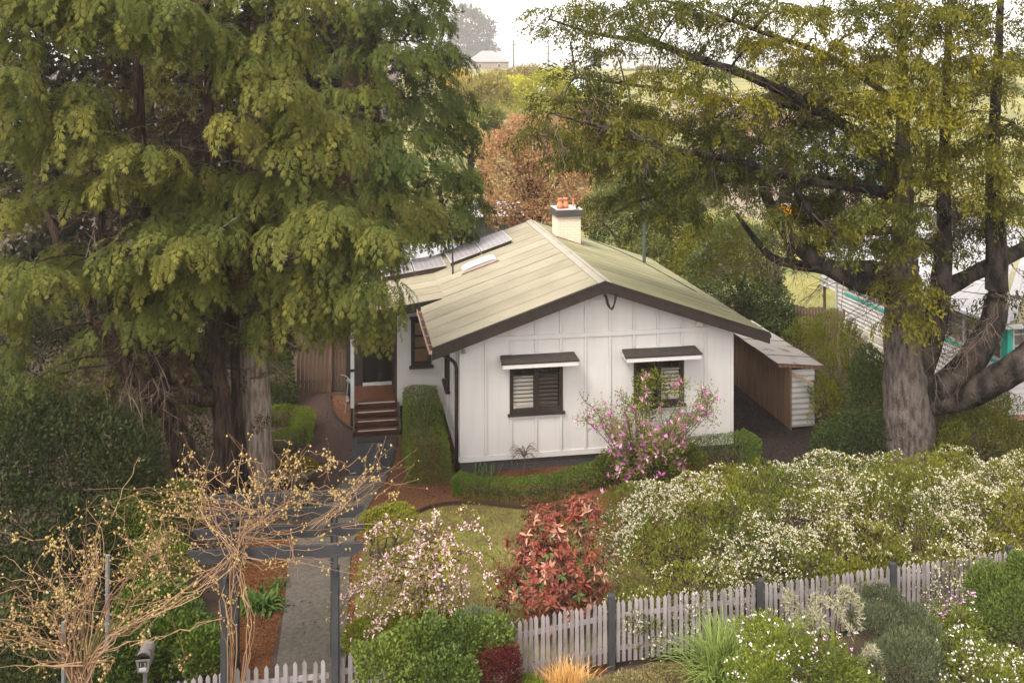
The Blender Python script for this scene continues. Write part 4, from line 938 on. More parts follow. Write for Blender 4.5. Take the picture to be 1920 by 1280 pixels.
B2 = [(190, 30, 105, 50), (200, 75, 80, 30), (30, 110, 48, 45), (20, 170, 55, 40), (35, 230, 45, 45), (40, 290, 65, 40), (165, 195, 55, 28), (150, 235, 45, 25), (170, 295, 80, 32), (150, 375, 85, 32), (225, 360, 40, 26), (25, 420, 32, 55), (30, 530, 85, 36), (100, 545, 55, 28), (130, 500, 40, 25),
      (25, 610, 28, 40), (25, 690, 25, 40), (50, 740, 50, 32), (20, 770, 40, 25), (250, 500, 70, 38), (290, 540, 85, 42), (330, 580, 75, 32), (200, 540, 55, 30), (260, 610, 45, 30), (340, 490, 60, 35), (310, 620, 45, 25), (370, 555, 45, 30), (300, 450, 50, 28), (80, 30, 60, 40), (100, 0, 90, 30), (250, 0, 90, 25), (0, 30, 40, 40), (330, 40, 50, 30), (270, 310, 55, 24)]
conifer('cypress_tree', 'leaning many limbed cypress with dark curved limbs at far left', [(372, 925, 20.6), (345, 850, 20.6), (322, 775, 20.7), (305, 715, 20.8), (285, 640, 20.9), (270, 500, 21), (262, 330, 21), (255, 120, 21), (250, -130, 21)], [.36, .27, .21, .19, .17, .16, .14, .11, .08], B2, 20.8, 22, BARK_DARK,
        limbs=[([(425, 930, 21.1), (418, 800, 21.1), (412, 720, 21.1), (405, 600, 21.2), (398, 420, 21.3), (392, 200, 21.3), (388, -120, 21.3)], [.27, .22, .19, .16, .13, .10, .07]),
               ([(400, 745, 21), (360, 742, 20.6), (318, 735, 20.4), (280, 722, 20.2), (240, 690, 20.2), (218, 650, 20.3), (208, 590, 20.4), (195, 420, 20.5), (180, 200, 20.6)], [.20, .19, .18, .17, .16, .15, .12, .09, .06]),
               ([(330, 790, 20.7), (285, 760, 20.9), (240, 720, 21.2), (215, 660, 21.4), (120, 500, 21.6), (60, 300, 21.6)], [.14, .11, .08]),
               ([(322, 735, 20.6), (345, 700, 20.9), (350, 620, 21), (345, 480, 21.2), (340, 260, 21.2)], [.12, .10, .05]), ([(395, 720, 21), (375, 690, 21), (340, 640, 20.9), (300, 560, 20.8)], [.13, .10, .05]),
               ([(460, 930, 21.6), (442, 820, 21.6), (437, 640, 21.6), (432, 400, 21.7), (430, 100, 21.7)], [.13, .11, .10, .08, .05]), ([(440, 930, 23), (458, 700, 23), (455, 450, 23), (450, 100, 23)], [.2, .17, .13, .08])], yr=(-2.2, -.6), extra=8, twigs=80, dead=560, lift=22)
G3, Y3 = np.array([.032, .047, .015]), np.array([.075, .08, .02])
B3 = [(740, 40, 100, 45), (700, 20, 60, 30), (760, 105, 85, 40), (800, 50, 48, 45), (690, 170, 55, 18, .6), (700, 235, 45, 14, .8), (640, 175, 30, 15, .5), (805, 150, 48, 40), (848, 112, 28, 14), (830, 90, 25, 25), (790, 200, 65, 32), (848, 190, 38, 36), (770, 255, 85, 34), (855, 260, 38, 36), (800, 305, 75, 32), (845, 345, 52, 36), (852, 398, 46, 32), (760, 360, 80, 40, .25), (740, 400, 60, 36), (820, 425, 62, 24), (780, 440, 50, 20), (720, 300, 60, 40), (700, 340, 50, 40), (680, 90, 40, 30), (740, -20, 100, 30), (810, -5, 40, 25), (880, 330, 22, 22), (885, 380, 18, 20), (870, 440, 25, 16), (700, 430, 50, 30)]
conifer('cypress_tree', 'dark green layered cypress standing behind the wing roof and solar panels', [(690, 720, 33.5), (692, 500, 33.5), (695, 300, 33.5), (700, 60, 33.5), (700, -100, 33.5)], [.42, .36, .3, .2, .14], B3, 33.5, 23, BARK_DARK, pal=(G3, Y3), yr=(-2.4, 0.3), S=.64, dens=.85, extra=14, dead=300, twigs=26)
# ------------------------------------------------------------------ big cedar at the right
G4, Y4 = np.array([.034, .042, .014]), np.array([.17, .145, .025])
B4 = [(1050, 28, 48, 12), (1062, 66, 50, 14), (1140, 30, 70, 28), (1150, 60, 45, 22), (1205, 85, 50, 26), (1150, 105, 42, 14), (1265, 40, 50, 32), (1240, 15, 60, 18), (1380, 45, 50, 36, .3), (1330, 92, 40, 22), (1430, 92, 32, 22, .4), (1080, 146, 62, 11), (1130, 170, 52, 22), (1232, 142, 40, 20, .3), (1270, 172, 70, 20, .6), (1370, 190, 60, 22, .5), (1430, 186, 40, 18, .3),
      (1080, 197, 60, 16), (1150, 207, 42, 18), (1182, 205, 30, 18, .3), (1050, 217, 55, 16), (1018, 250, 46, 20), (1100, 266, 50, 22, .3), (1122, 250, 60, 18, .4), (1150, 272, 50, 24, .2), (1182, 240, 60, 18, .2), (1220, 290, 60, 24), (1110, 290, 50, 18), (1095, 300, 40, 16), (1150, 320, 58, 18), (1300, 292, 60, 22), (1380, 302, 56, 22), (1250, 332, 60, 18), (1330, 352, 66, 24), (1215, 355, 46, 20), (1280, 392, 56, 22), (1150, 380, 30, 14), (1230, 215, 50, 20, .2), (1320, 225, 60, 18),
      (1440, 85, 46, 24, .6), (1535, 92, 40, 18, .6), (1500, 122, 42, 18, .3), (1600, 106, 56, 24, .4), (1665, 116, 46, 24, .5), (1690, 62, 60, 26), (1760, 126, 58, 24, .4), (1832, 116, 30, 14, .3), (1615, 192, 56, 24, .5), (1700, 216, 76, 26, .5), (1740, 172, 58, 22, .4), (1852, 182, 56, 30, .4), (1830, 246, 50, 26, .2), (1790, 290, 76, 22, .2), (1680, 272, 66, 22), (1872, 62, 56, 34), (1800, 40, 60, 28), (1560, 30, 58, 24, .2), (1480, 30, 56, 28, .2), (1620, 20, 60, 24), (1720, 14, 76, 22), (1900, 122, 38, 46),
      (1780, 396, 66, 26, .55), (1860, 388, 46, 28, .3), (1902, 330, 38, 46), (1892, 442, 46, 42), (1700, 332, 56, 26), (1600, 322, 56, 26), (1540, 382, 46, 32), (1500, 302, 56, 26), (1450, 362, 56, 26), (1400, 402, 46, 22), (1502, 432, 42, 34), (1560, 442, 38, 24, .2), (1380, 332, 46, 26), (1450, 292, 46, 24), (1690, 540, 40, 48, .25, -1.0), (1705, 600, 30, 26, .3, -1.0), (1490, 468, 36, 24), (1610, 462, 36, 18), (1550, 200, 60, 30), (1480, 230, 60, 26), (1400, 250, 50, 22), (1570, 262, 60, 26), (1650, 400, 40, 40), (1770, 470, 30, 30, .1, .3), (1910, 250, 40, 50), (1340, 140, 50, 24), (1520, 165, 50, 24), (1880, 560, 30, 20, 0, .5), (1480, 180, 40, 20, .2),
      (1690, 130, 60, 28, .3, -2.4), (1780, 80, 60, 28, .3, -2.4), (1740, 30, 70, 26, .2, -2.4), (1860, 120, 60, 30, .2, -2.6), (1690, 180, 60, 26, .4, -2.6), (1780, 225, 60, 28, .4, -2.6), (1870, 290, 50, 34, .2, -2.2), (1720, 300, 56, 26, .1, -1.8), (1640, 250, 56, 26, .2, -2), (1770, 345, 56, 28, .3, -2.2), (1700, 400, 40, 30, .1, -1.5), (1860, 20, 60, 26, .1, -2), (1640, 60, 56, 26, .1, -2), (1600, 150, 50, 24, .2, -2), (1830, 330, 50, 30, .2, -2), (1905, 400, 40, 40, .2, -1.5), (1690, 460, 34, 34, .1, -1.2), (1400, 210, 60, 26, 0, 1.6), (1470, 200, 56, 26, .1, 2), (1540, 235, 56, 26, 0, 2), (1390, 280, 60, 26, 0, 2), (1620, 300, 56, 28, 0, 1.8), (1540, 300, 56, 28, 0, 2.2), (1460, 320, 56, 26, 0, 2), (1580, 380, 50, 28, 0, 1.6), (1640, 350, 50, 30, 0, 1.5), (1340, 310, 56, 24, 0, 1.6), (1290, 350, 56, 24, 0, 1.6), (1510, 380, 46, 28, 0, 1.2), (1760, 420, 40, 34, .1, 1), (1830, 440, 40, 34, 0, 1), (1350, 260, 50, 20, 0, .5), (1290, 240, 50, 18, .1, 1), (1420, 330, 50, 24, 0, 1), (1560, 340, 50, 26, 0, 1.5), (1480, 260, 56, 24, .1, 1.5), (1240, 410, 46, 24, 0, 1.5), (1300, 20, 60, 20), (1420, 15, 60, 22), (1500, -30, 120, 22), (1700, -40, 140, 25), (1850, -20, 80, 25)]
conifer('cedar_tree', 'huge spreading cedar with thick forked trunk at the right', [(1707, 895, 24), (1706, 800, 24), (1704, 720, 24), (1700, 640, 24), (1692, 540, 24), (1696, 420, 24.1), (1692, 260, 24.2), (1692, 80, 24.2), (1694, -120, 24.2)], [.61, .57, .56, .51, .40, .27, .17, .12, .08], B4, 24, 31, BARK_CEDAR_LOW, bark2=BARK_CEDAR, extra=24, pal=(G4, Y4), tmpl=CED, bias=-.06, dens=.58, lift=6, S=.68, twigs=100, drop=.3, rvk=.62, yr=(-2.4, 1.6),
        limbs=[([(1725, 690, 23.9), (1752, 615, 23.8), (1766, 540, 23.7), (1770, 450, 23.7), (1774, 300, 23.8), (1780, 120, 23.8), (1786, -100, 23.8)], [.36, .27, .24, .15, .09, .06]),
               ([(1708, 752, 24.02), (1785, 716, 23.6), (1838, 668, 23.3), (1866, 600, 23.3), (1873, 520, 23.3), (1866, 430, 23.4), (1870, 300, 23.5), (1876, 100, 23.5), (1880, -100, 23.5)], [.38, .35, .31, .28, .25, .17, .10, .06]),
               ([(1704, 756, 24.08), (1790, 742, 23.6), (1850, 725, 23.0), (1900, 690, 22.7), (1960, 640, 22.5)], [.38, .36, .33, .3]),
               ([(1705, 560, 24), (1650, 540, 24), (1595, 522, 23.9), (1545, 498, 23.8), (1490, 460, 23.8), (1452, 410, 23.8), (1424, 350, 23.9), (1398, 280, 24)], [.36, .30, .24, .20, .16, .12, .07]),
               ([(1700, 515, 24), (1620, 503, 24.2), (1540, 507, 24.4), (1480, 500, 24.6), (1440, 480, 24.8), (1380, 400, 25.2)], [.2, .18, .14, .1, .06]),
               ([(1765, 545, 23.8), (1830, 518, 24.2), (1920, 470, 24.6), (1990, 430, 25)], [.2, .19, .17]),
               ([(1692, 330, 24.2), (1570, 225, 24), (1450, 160, 23.8), (1380, 132, 23.6), (1290, 100, 23.4), (1230, 76, 23.2), (1120, 62, 23), (1030, 36, 23)], [.17, .14, .12, .10, .08, .05, .02]),
               ([(1692, 360, 24.2), (1520, 338, 23.6), (1380, 300, 23), (1250, 284, 22.6), (1160, 250, 22.4), (1040, 215, 22.2)], [.12, .09, .06, .02]),
               ([(1692, 430, 24.2), (1570, 445, 24), (1520, 400, 23.8), (1480, 330, 23.8), (1440, 250, 23.8)], [.12, .1, .05]), ([(1692, 380, 24.2), (1560, 330, 25), (1400, 330, 25.5), (1240, 360, 25.8), (1150, 400, 26)], [.1, .07, .03]),
               ([(1692, 300, 24.2), (1540, 200, 24.6), (1390, 195, 24.6), (1250, 165, 24.6), (1080, 146, 24.6)], [.11, .08, .02]), ([(1692, 200, 24.2), (1560, 110, 24.3), (1430, 60, 24.3), (1300, 10, 24.3)], [.10, .07, .03]), ([(1774, 300, 23.8), (1840, 250, 23), (1900, 230, 22.5)], [.08, .04]), ([(1772, 420, 23.7), (1790, 400, 22.6), (1800, 420, 22)], [.06, .03])])
# ------------------------------------------------------------------ garden hedges and shrubs
def HL(t, s): return H(t, s)[:2]
box_hedge('box_hedge', 'tall clipped box hedge running along the cottage side wall by the steps', [HL(-.80, -.05), HL(-.76, 1.2), HL(-.72, 2.4), HL(-.68, 3.45)], 1.0, .95, 24000, 41, (.055, .075, .017), (.10, .125, .024))
box_hedge('box_hedge', 'low curving box hedge below the front cottage windows', [gr(*p)[:2] for p in [(868, 926), (930, 938), (1000, 938), (1060, 924), (1120, 902), (1170, 890)]], .52, .43, 19000, 42, (.045, .075, .014), (.085, .13, .022))
box_hedge('box_hedge', 'box hedge at the front right corner of the cottage', [gr(*p)[:2] for p in [(1285, 880), (1340, 880), (1388, 872)]], .85, .72, 15000, 43, (.045, .068, .016), (.08, .11, .022))
box_hedge('box_hedge', 'square of bright clipped box beside the grey cypress trunk', [gr(*p)[:2] for p in [(512, 795), (572, 792), (572, 838), (512, 848)]], .50, .50, 17000, 44, (.07, .095, .016), (.12, .15, .022))
# flowering hedge by the fence
rg = np.random.RandomState(50); ells = []
for x in np.arange(2.3, 13.0, .62):
    yf = 15.95 + (x - 2) * .222
    for q in range(5):
        y = yf + .45 + q * .72 + rg.normal() * .12; top = (1.28, 1.5, 1.68, 1.8, 1.72)[q] + rg.normal() * .10 - max(0, 3.0 - x) * .35 - max(0, x - 5) * .07
        r = rg.uniform(.40, .68); ells.append((x + rg.normal() * .12, y, top - r * .85, r, r * .95, r * .85))
        if q in (0, 4): ells.append((x + rg.normal() * .1, y, .45, .55, .5, .5))
shrub('flowering_hedge', 'broad loose hedge covered in small cream white flowers along the fence', 'hedge', ells, 90000, .066, .029, (.07, .085, .02), (.145, .138, .03), 51, lump=.3, inner=.2, up=.7, f=1.1, flowers=(38000, .034, (.52, .505, .45), (.44, .38, .25), .50, 1.9), thick=.3)
# left dark shrubbery
rg = np.random.RandomState(60)
def pxells(L): 
    o = []
    for u, v, Y, ru, rv, ry in L:
        p = at(u, v, Y); o.append((*p, ru * Y / F, ry, rv * Y / F))
    return o
shrub('evergreen_shrub', 'big dark small leaved evergreen shrub filling the left edge', 'shrub', pxells([(20, 900, 18.5, 110, 170, 1.2), (120, 900, 19, 100, 150, 1.2), (210, 920, 19.2, 90, 150, 1.1), (60, 1060, 17.5, 120, 150, 1.1), (0, 1180, 16.5, 110, 140, 1.0), (180, 1060, 18, 100, 130, 1.0), (-60, 1000, 17.5, 110, 220, 1.2), (40, 1300, 14.6, 90, 90, .6), (-30, 1250, 15, 80, 110, .8), (110, 1200, 16, 80, 90, .8)]), 52000, .085, .044, (.028, .036, .015), (.062, .072, .026), 61, lump=.2, inner=.2, f=1.0)
shrub('evergreen_shrub', 'dark olive shrub between left shrub mass and the leaning cypress limbs', 'shrub', pxells([(260, 830, 22.5, 90, 140, .9), (330, 800, 23.5, 90, 130, .9), (170, 780, 23, 100, 120, 1.0), (250, 980, 20.5, 80, 110, .8)]), 24000, .075, .036, (.04, .045, .014), (.075, .08, .02), 62, lump=.25, inner=.25)
shrub('leafy_shrub', 'glossy green leafy shrub around the numbered letterbox', 'shrub', pxells([(230, 1240, 15.3, 70, 60, .5), (330, 1210, 15.8, 70, 70, .6), (380, 1230, 15.4, 50, 50, .4), (190, 1290, 14.7, 60, 60, .5), (290, 1150, 16.6, 70, 60, .6)]), 16000, .07, .04, (.035, .055, .015), (.075, .11, .02), 63, leafm=LEAF_SHINY, fold=.15)
shrub('leafy_shrub', 'feathery green shrub under the vine left of the pergola', 'shrub', pxells([(240, 1010, 18, 60, 80, .5), (300, 1060, 17.4, 60, 60, .5), (330, 960, 19, 50, 60, .5)]), 12000, .06, .02, (.045, .06, .014), (.085, .11, .02), 64)
shrub('garden_shrub', 'dim green shrub beside the paling side gate', 'shrub', pxells([(520, 690, 28.6, 30, 50, .5), (530, 740, 28.3, 28, 40, .4)]), 5000, .07, .035, (.03, .045, .012), (.06, .075, .016), 65)
shrub('mounded_shrub', 'lime green low shrub at the corner of the path and lawn', 'shrub', pxells([(715, 980, 19.3, 42, 26, .4), (745, 968, 19.5, 34, 20, .35), (690, 985, 19.2, 22, 20, .3)]), 8000, .045, .025, (.12, .13, .025), (.22, .21, .05), 66)
# bowl planter with moss mound
bp_ = gr(556, 905); bowl = thing('planter_bowl', 'shallow stone bowl planter topped with an olive moss mound', 'planter', bp_)
mb = MB(); mb.tube([(0, 0, 0), (0, 0, .05), (0, 0, .28), (0, 0, .36), (0, 0, .34)], [.22, .26, .46, .52, .46], 24); mb.build('bowl', mat('weathered_stone', (.16, .13, .095), .9, (.08, .065, .05), scale=6, bump=.4), bowl, True)
rg = np.random.RandomState(67); P, d = ell_points(rg, [(0, 0, .34, .50, .45, .24)], 7000, .06, .05, 5, zmin=.33); mb = MB(); leaf_quads(mb, P, d + rdir(rg, 7000) * .7, .035, .02, leafcols(rg, P, (.10, .075, .016), (.15, .12, .022), 3, 3), rg); mb.build('moss', LEAF, bowl)
# strappy clumps
def clump(name, label, base, n, Lr, Wd, c1, c2, seed, spread=.12, droop=1.0, el=(.5, 1.4), cat='plant', group=None, segs=4):
    rg = np.random.RandomState(seed); o = thing(name, label, cat, base, 0, group); mb = MB(); straps(mb, np.zeros(3), n, Lr, Wd, c1, c2, rg, spread, droop, (0, 0), segs, el); mb.build('leaves', LEAF_SHINY, o); return o
clump('strap_leaf_plant', 'dark green strap leaved plant in the mulch beside the path', gr(488, 1140), 120, (.35, .62), .055, (.03, .065, .018), (.06, .10, .025), 71, .12, .9)
clump('strap_leaf_plant', 'thin grassy green clump behind the strap leaved plant by the path', gr(520, 1100), 120, (.25, .45), .012, (.035, .05, .012), (.07, .09, .02), 72, .08)
clump('strap_leaf_plant', 'green strappy clump below the stone bowl planter', gr(560, 945), 130, (.3, .55), .03, (.03, .06, .018), (.06, .10, .025), 73, .2)
clump('strap_leaf_plant', 'small upright iris leaves in front of the brick plinth', gr(900, 893), 18, (.3, .45), .03, (.06, .10, .04), (.09, .14, .06), 74, .1, .15, (1.1, 1.5))
clump('strap_leaf_plant', 'small upright iris tuft beside the bare dwarf maple', gr(922, 893), 12, (.3, .45), .03, (.06, .10, .04), (.09, .14, .06), 75, .06, .15, (1.1, 1.5))
# bare dwarf maple in front of wall
def bare_tree(name, label, base, h, w, seed, n=26, r=.018, m=TWIG):
    rg = np.random.RandomState(seed); o = thing(name, label, 'tree', base); mb = MB(); top = np.array([.02, 0, h * .55]); mb.tube(wob([(0, 0, 0), (.02, 0, h * .3), top], rg, .01), [r, r * .8, r * .6], 6)
    for k in range(n):
        a = rg.uniform(0, 6.28); q = w * rg.uniform(.5, 1); e = top + np.array([math.cos(a) * q, math.sin(a) * q * .7, h * rg.uniform(-.05, .42)])
        mid = (top + e) / 2 + np.array([0, 0, h * .18]); P = chaikin([top, mid, e, e + [math.cos(a) * .05, 0, -.08]], 2); mb.tube(P, np.linspace(r * .4, .003, len(P)), 4)
        for j in range(3):
            s = P[rg.randint(len(P) // 2, len(P))]; mb.tube([s, s + rdir(rg, 1)[0] * .14 - [0, 0, .03]], [.004, .002], 3)
    mb.build('branches', m, o); return o
bare_tree('dwarf_maple', 'leafless weeping dwarf maple below the left front window', gr(981, 893), .85, .33, 76)
# magnolia
def magnolia():
    rg = np.random.RandomState(80); base = gr(1205, 925); o = thing('magnolia', 'pink purple flowering magnolia before the right front window', 'tree', base)
    br, lv, fl = MB(), MB(), MB(); c = at(1212, 785, base[1]) - base; R3 = np.array([1.55, .95, 1.36]); tips = []
    for k in range(21):
        d = rdir(rg, 1)[0]; d[2] = abs(d[2]) * .9 - .25; d = nrm(d); f = rg.uniform(.75, 1.0); e = c + d * R3 * f; s = np.array([rg.normal() * .06, rg.normal() * .06, .05]); mid = s * .4 + e * .5 + np.array([0, 0, -.12]); mid[:2] *= .75
        P = chaikin(wob([s, mid * .55 + s * .45, mid, e], rg, .04), 2); br.tube(P, np.linspace(.035, .008, len(P)), 5); tips.append((e, nrm(e - mid)))
        for j in range(9):
            q = P[rg.randint(len(P) // 3, len(P))]; e2 = q + nrm(nrm(e - mid) + rdir(rg, 1)[0] * .9 + [0, 0, .35]) * rg.uniform(.25, .65); P2 = chaikin([q, (q + e2) / 2 + rg.normal(size=3) * .04, e2], 1); br.tube(P2, np.linspace(.012, .004, len(P2)), 4, cap=False); tips.append((e2, nrm(e2 - q)))
            for i in range(2):
                q3 = P2[1 + i]; e3 = q3 + nrm(nrm(e2 - q) + rdir(rg, 1)[0]) * rg.uniform(.1, .25); br.tube([q3, e3], [.006, .003], 3, cap=False); tips.append((e3, nrm(e3 - q3)))
    ok = lambda p: np.sum(((p - c) / (R3 * 1.12)) ** 2) < 1
    tips = [t for t in tips if ok(t[0])]
    T = np.array([t[0] for t in tips]); n = 15000; k = rg.randint(0, len(T), n); P = T[k] + rg.normal(size=(n, 3)) * .085
    leaf_quads(lv, P, rdir(rg, n) + [0, 0, .4], .06 * rg.uniform(.6, 1.4, n), .028, leafcols(rg, P, (.09, .105, .03), (.19, .19, .05), 81, 2), rg, fold=.15)
    sel = rg.permutation(len(tips))[:480]
    low = [c + np.array([rg.uniform(-1.2, 1.2), -.7 - .3 * rg.rand(), -1.0 - .75 * rg.rand()]) for _ in range(14)]
    for p, d in [tips[i] for i in sel] + [(q, np.array([0, -.3, .9])) for q in low]:
        m = rg.randint(5, 8); pu = np.array([.38, .10, .31]); pk = np.array([.64, .38, .52]); t0 = rg.rand(); A = rdir(rg, m); A = nrm(A - np.outer(A @ d, d)); op = rg.uniform(.25, .95)
        tt = np.clip(t0 + rg.uniform(-.25, .25, m), 0, 1); leaf_quads(fl, p[None] + A * .008, d[None] * (1.1 - op * .6) + A * op + [0, 0, .12], rg.uniform(.09, .14, m), rg.uniform(.034, .052, m), lerp(pu, pk, tt), rg, A=np.cross(d[None], A), fold=.12)
    br.build('branches', barkmat('grey_twig_bark', (.10, .085, .07), (.05, .04, .034)), o); lv.build('leaves', LEAF, o); fl.build('blossom', PETAL, o)
magnolia()
shrub('evergreen_shrub', 'green filler shrub under the magnolia branches', 'shrub', pxells([(1160, 880, 22.6, 50, 34, .4), (1225, 885, 22.4, 56, 36, .4), (1280, 865, 22.8, 45, 34, .4)]), 9000, .06, .03, (.05, .065, .018), (.10, .11, .028), 82)
shrub('evergreen_shrub', 'olive green shrub by the wall behind the magnolia flowers', 'shrub', pxells([(1225, 735, 23.6, 36, 42, .3), (1200, 775, 23.5, 30, 34, .3)]), 1200, .08, .035, (.06, .075, .016), (.12, .125, .025), 83, lump=.3)
# red photinia
def whorl_shrub(name, label, base, ells, n, L, Wd, pal, seed, per=7):
    rg = np.random.RandomState(seed); o = thing(name, label, 'shrub', base); E = np.array(ells, float); E[:, :3] -= base; mb = MB(); st = MB()
    P, d = ell_points(rg, E, n, .5, .22, seed, low=-.75, thick=.35)
    for p, q in zip(P, d):
        q = nrm(q + np.array([0, 0, .5]) + rg.normal(size=3) * .25); m = rg.randint(per - 2, per + 2); A = rdir(rg, m); A = nrm(A - np.outer(A @ q, q)); k = rg.rand(); c = np.array(pal[np.searchsorted(np.cumsum([x[0] for x in pal]), k * .999)][1])
        leaf_quads(mb, p[None] + A * .012 + q * rg.uniform(-.05, .05, (m, 1)), A * .9 + q * rg.uniform(-.15, .6, (m, 1)) - [0, 0, .25], L * rg.uniform(.45, 1.2) * rg.uniform(.8, 1.15, m), Wd * rg.uniform(.75, 1.15, m), c * rg.uniform(.7, 1.35, (m, 1)), rg, A=np.cross(q[None], A), fold=.13)
        if rg.rand() < .5: st.tube([p, p - q * .25 + [0, 0, -.08]], [.005, .008], 3, cap=False)
    for k in range(12):
        e = P[rg.randint(n)] * .8; st.tube(chaikin([(rg.normal() * .06, rg.normal() * .06, 0), e * .5 + rg.normal(size=3) * .05, e], 1), [.03, .02, .014, .008], 5)
    mb.build('foliage', LEAF_SHINY, o); st.build('stems', TWIG, o); return o
b = gr(1040, 1180); whorl_shrub('red_photinia', 'red leaved photinia bush behind the picket fence in mid garden', b, pxells([(1040, 1080, 17, 88, 80, .75), (1035, 1010, 17.1, 68, 60, .6), (1090, 960, 17.3, 34, 32, .35), (1000, 1110, 16.8, 60, 55, .5), (1085, 1100, 16.9, 45, 45, .5)]), 820, .14, .045,
            [(.42, (.125, .032, .022)), (.23, (.17, .055, .038)), (.14, (.34, .185, .135)), (.11, (.07, .022, .016)), (.10, (.045, .07, .018))], 84)
bare_tree('bare_bush', 'brown twiggy low bush between photinia and the flowering hedge', gr(1150, 1035), .5, .3, 86, 30, .01)
# weeping cherry
def weeping_cherry():
    rg = np.random.RandomState(90); base = gr(786, 1218); o = thing('weeping_cherry', 'weeping cherry with pale pink blossom and lime leaves by the fence', 'tree', base)
    tr, fl, lv = MB(), MB(), MB(); Yb = base[1]
    top = at(822, 1010, Yb) - base; tr.tube(chaikin(wob([(0, 0, 0), (.03, 0, .5), (.12, .05, 1.0), top], rg, .02), 2), np.linspace(.07, .035, 10)[:len(chaikin(np.zeros((4, 3)), 2))], 8)
    PF, PL = [], []
    for k in range(80):
        a = rg.uniform(0, 6.28); w = rg.uniform(.35, 1.55); ex = np.array([math.cos(a) * w * 1.02 - .26, math.sin(a) * w * .75, 0]); st_ = np.array([.05, 0, .75]) + (top - [.05, 0, .75]) * rg.rand(); 
        z1 = st_[2] + rg.uniform(.1, .38); e = st_ + ex; e[2] = max(.35, z1 - rg.uniform(.4, 1.5)); m1 = st_ + ex * .45; m1[2] = z1; m2 = st_ + ex * .85; m2[2] = z1 - .12
        P = chaikin([st_, m1, m2, e], 2); tr.tube(P, np.linspace(.014, .003, len(P)), 4, cap=False)
        t = rg.uniform(.15, 1, 95); f = np.stack([np.interp(t, np.linspace(0, 1, len(P)), P[:, i]) for i in range(3)], 1)
        bloom = rg.rand() < .75
        nb_f = 30 if bloom else 6; PF.append(f[:nb_f] + rg.normal(size=(nb_f, 3)) * .035); PL.append(f + rg.normal(size=f.shape) * .06)
    PF, PL = np.vstack(PF), np.vstack(PL); n = len(PF)
    for q in range(3): leaf_quads(fl, PF + rg.normal(size=PF.shape) * .012, rdir(rg, n) + [0, -.3, .3], .045 * rg.uniform(.7, 1.2, n), .036, lerp((.72, .56, .58), (.62, .42, .44), rg.rand(n)), rg)
    n = len(PL); leaf_quads(lv, PL, rdir(rg, n) + [0, 0, -.5], .06 * rg.uniform(.6, 1.3, n), .022, leafcols(rg, PL, (.12, .14, .022), (.21, .20, .035), 91, 2), rg)
    tr.build('trunk', barkmat('cherry_bark', (.12, .07, .045), (.05, .03, .02)), o); fl.build('blossom', PETAL, o); lv.build('leaves', LEAF, o)
weeping_cherry()
shrub('garden_shrub', 'lime ground shrub beneath the weeping cherry inside fence', 'shrub', pxells([(740, 1190, 16.2, 80, 34, .5), (830, 1180, 16.4, 60, 30, .4), (680, 1200, 16.0, 40, 34, .4)]), 9000, .05, .022, (.10, .12, .02), (.19, .18, .03), 92)
# ------------------------------------------------------------------ verge plants outside the fence
shrub('rose_bush', 'fresh green bushy shrub in front of the picket fence at centre', 'shrub', pxells([(790, 1220, 14.4, 75, 55, .5), (870, 1225, 14.5, 70, 60, .5), (720, 1250, 14.0, 60, 45, .4), (920, 1200, 14.9, 45, 40, .35), (830, 1270, 13.8, 80, 45, .4)]), 20000, .055, .035, (.045, .068, .018), (.10, .122, .03), 101, leafm=LEAF_SHINY, fold=.1, lump=.28)
shrub('grey_shrub', 'soft grey green shrub beside the end of the weeping cherry', 'shrub', pxells([(895, 1178, 15.2, 36, 36, .35)]), 4000, .06, .012, (.09, .11, .06), (.15, .17, .09), 102, up=.9)
shrub('barberry', 'dark purple red barberry bush in front of the pickets', 'shrub', pxells([(925, 1260, 14.2, 38, 46, .35), (885, 1275, 14.0, 42, 30, .3), (955, 1255, 14.4, 22, 42, .3)]), 9000, .032, .02, (.045, .012, .012), (.12, .028, .022), 103, lump=.3)
clump('tussock_grass', 'tan tussock grass clump at the foot of the picket fence', gr(1060, 1318), 900, (.55, .95), .011, (.36, .20, .075), (.52, .33, .15), 104, .14, .7, (.6, 1.45))
clump('arching_grass', 'large arching green strap grass clump by the picket fence', gr(1360, 1285), 640, (1.0, 1.75), .020, (.09, .13, .035), (.20, .25, .08), 105, .18, .85, (.7, 1.45))
rg = np.random.RandomState(106)
shrub('daisy_shrub', 'green shrub dotted with white daisies at bottom right of grass clump', 'shrub', pxells([(1480, 1245, 14.6, 70, 60, .5), (1560, 1265, 14.5, 70, 50, .5), (1440, 1290, 14.0, 60, 50, .4), (1430, 1200, 15.4, 45, 40, .4)]), 14000, .06, .018, (.075, .095, .02), (.15, .17, .035), 107, lump=.5, flowers=(300, .034, (.80, .77, .75), (.74, .62, .70), .35, 2.5))
shrub('lavender_bush', 'grey green rosemary like bush against the fence at right', 'shrub', pxells([(1640, 1180, 15.5, 50, 50, .4), (1700, 1190, 15.6, 60, 55, .5), (1690, 1250, 14.8, 80, 60, .5), (1740, 1220, 15.2, 50, 50, .4), (1650, 1130, 16.1, 40, 30, .3)]), 22000, .06, .013, (.055, .065, .035), (.12, .135, .075), 108, up=.8, lump=.3)
shrub('daisy_shrub', 'sprawling pale shrub of white daisies at bottom right corner', 'shrub', pxells([(1800, 1240, 15.0, 60, 50, .5), (1850, 1280, 14.6, 70, 50, .5), (1800, 1190, 15.6, 45, 45, .4), (1900, 1270, 14.8, 50, 40, .4)]), 13000, .06, .018, (.075, .09, .02), (.15, .165, .04), 109, lump=.5, flowers=(520, .034, (.80, .77, .75), (.76, .66, .72), .32, 2.5))
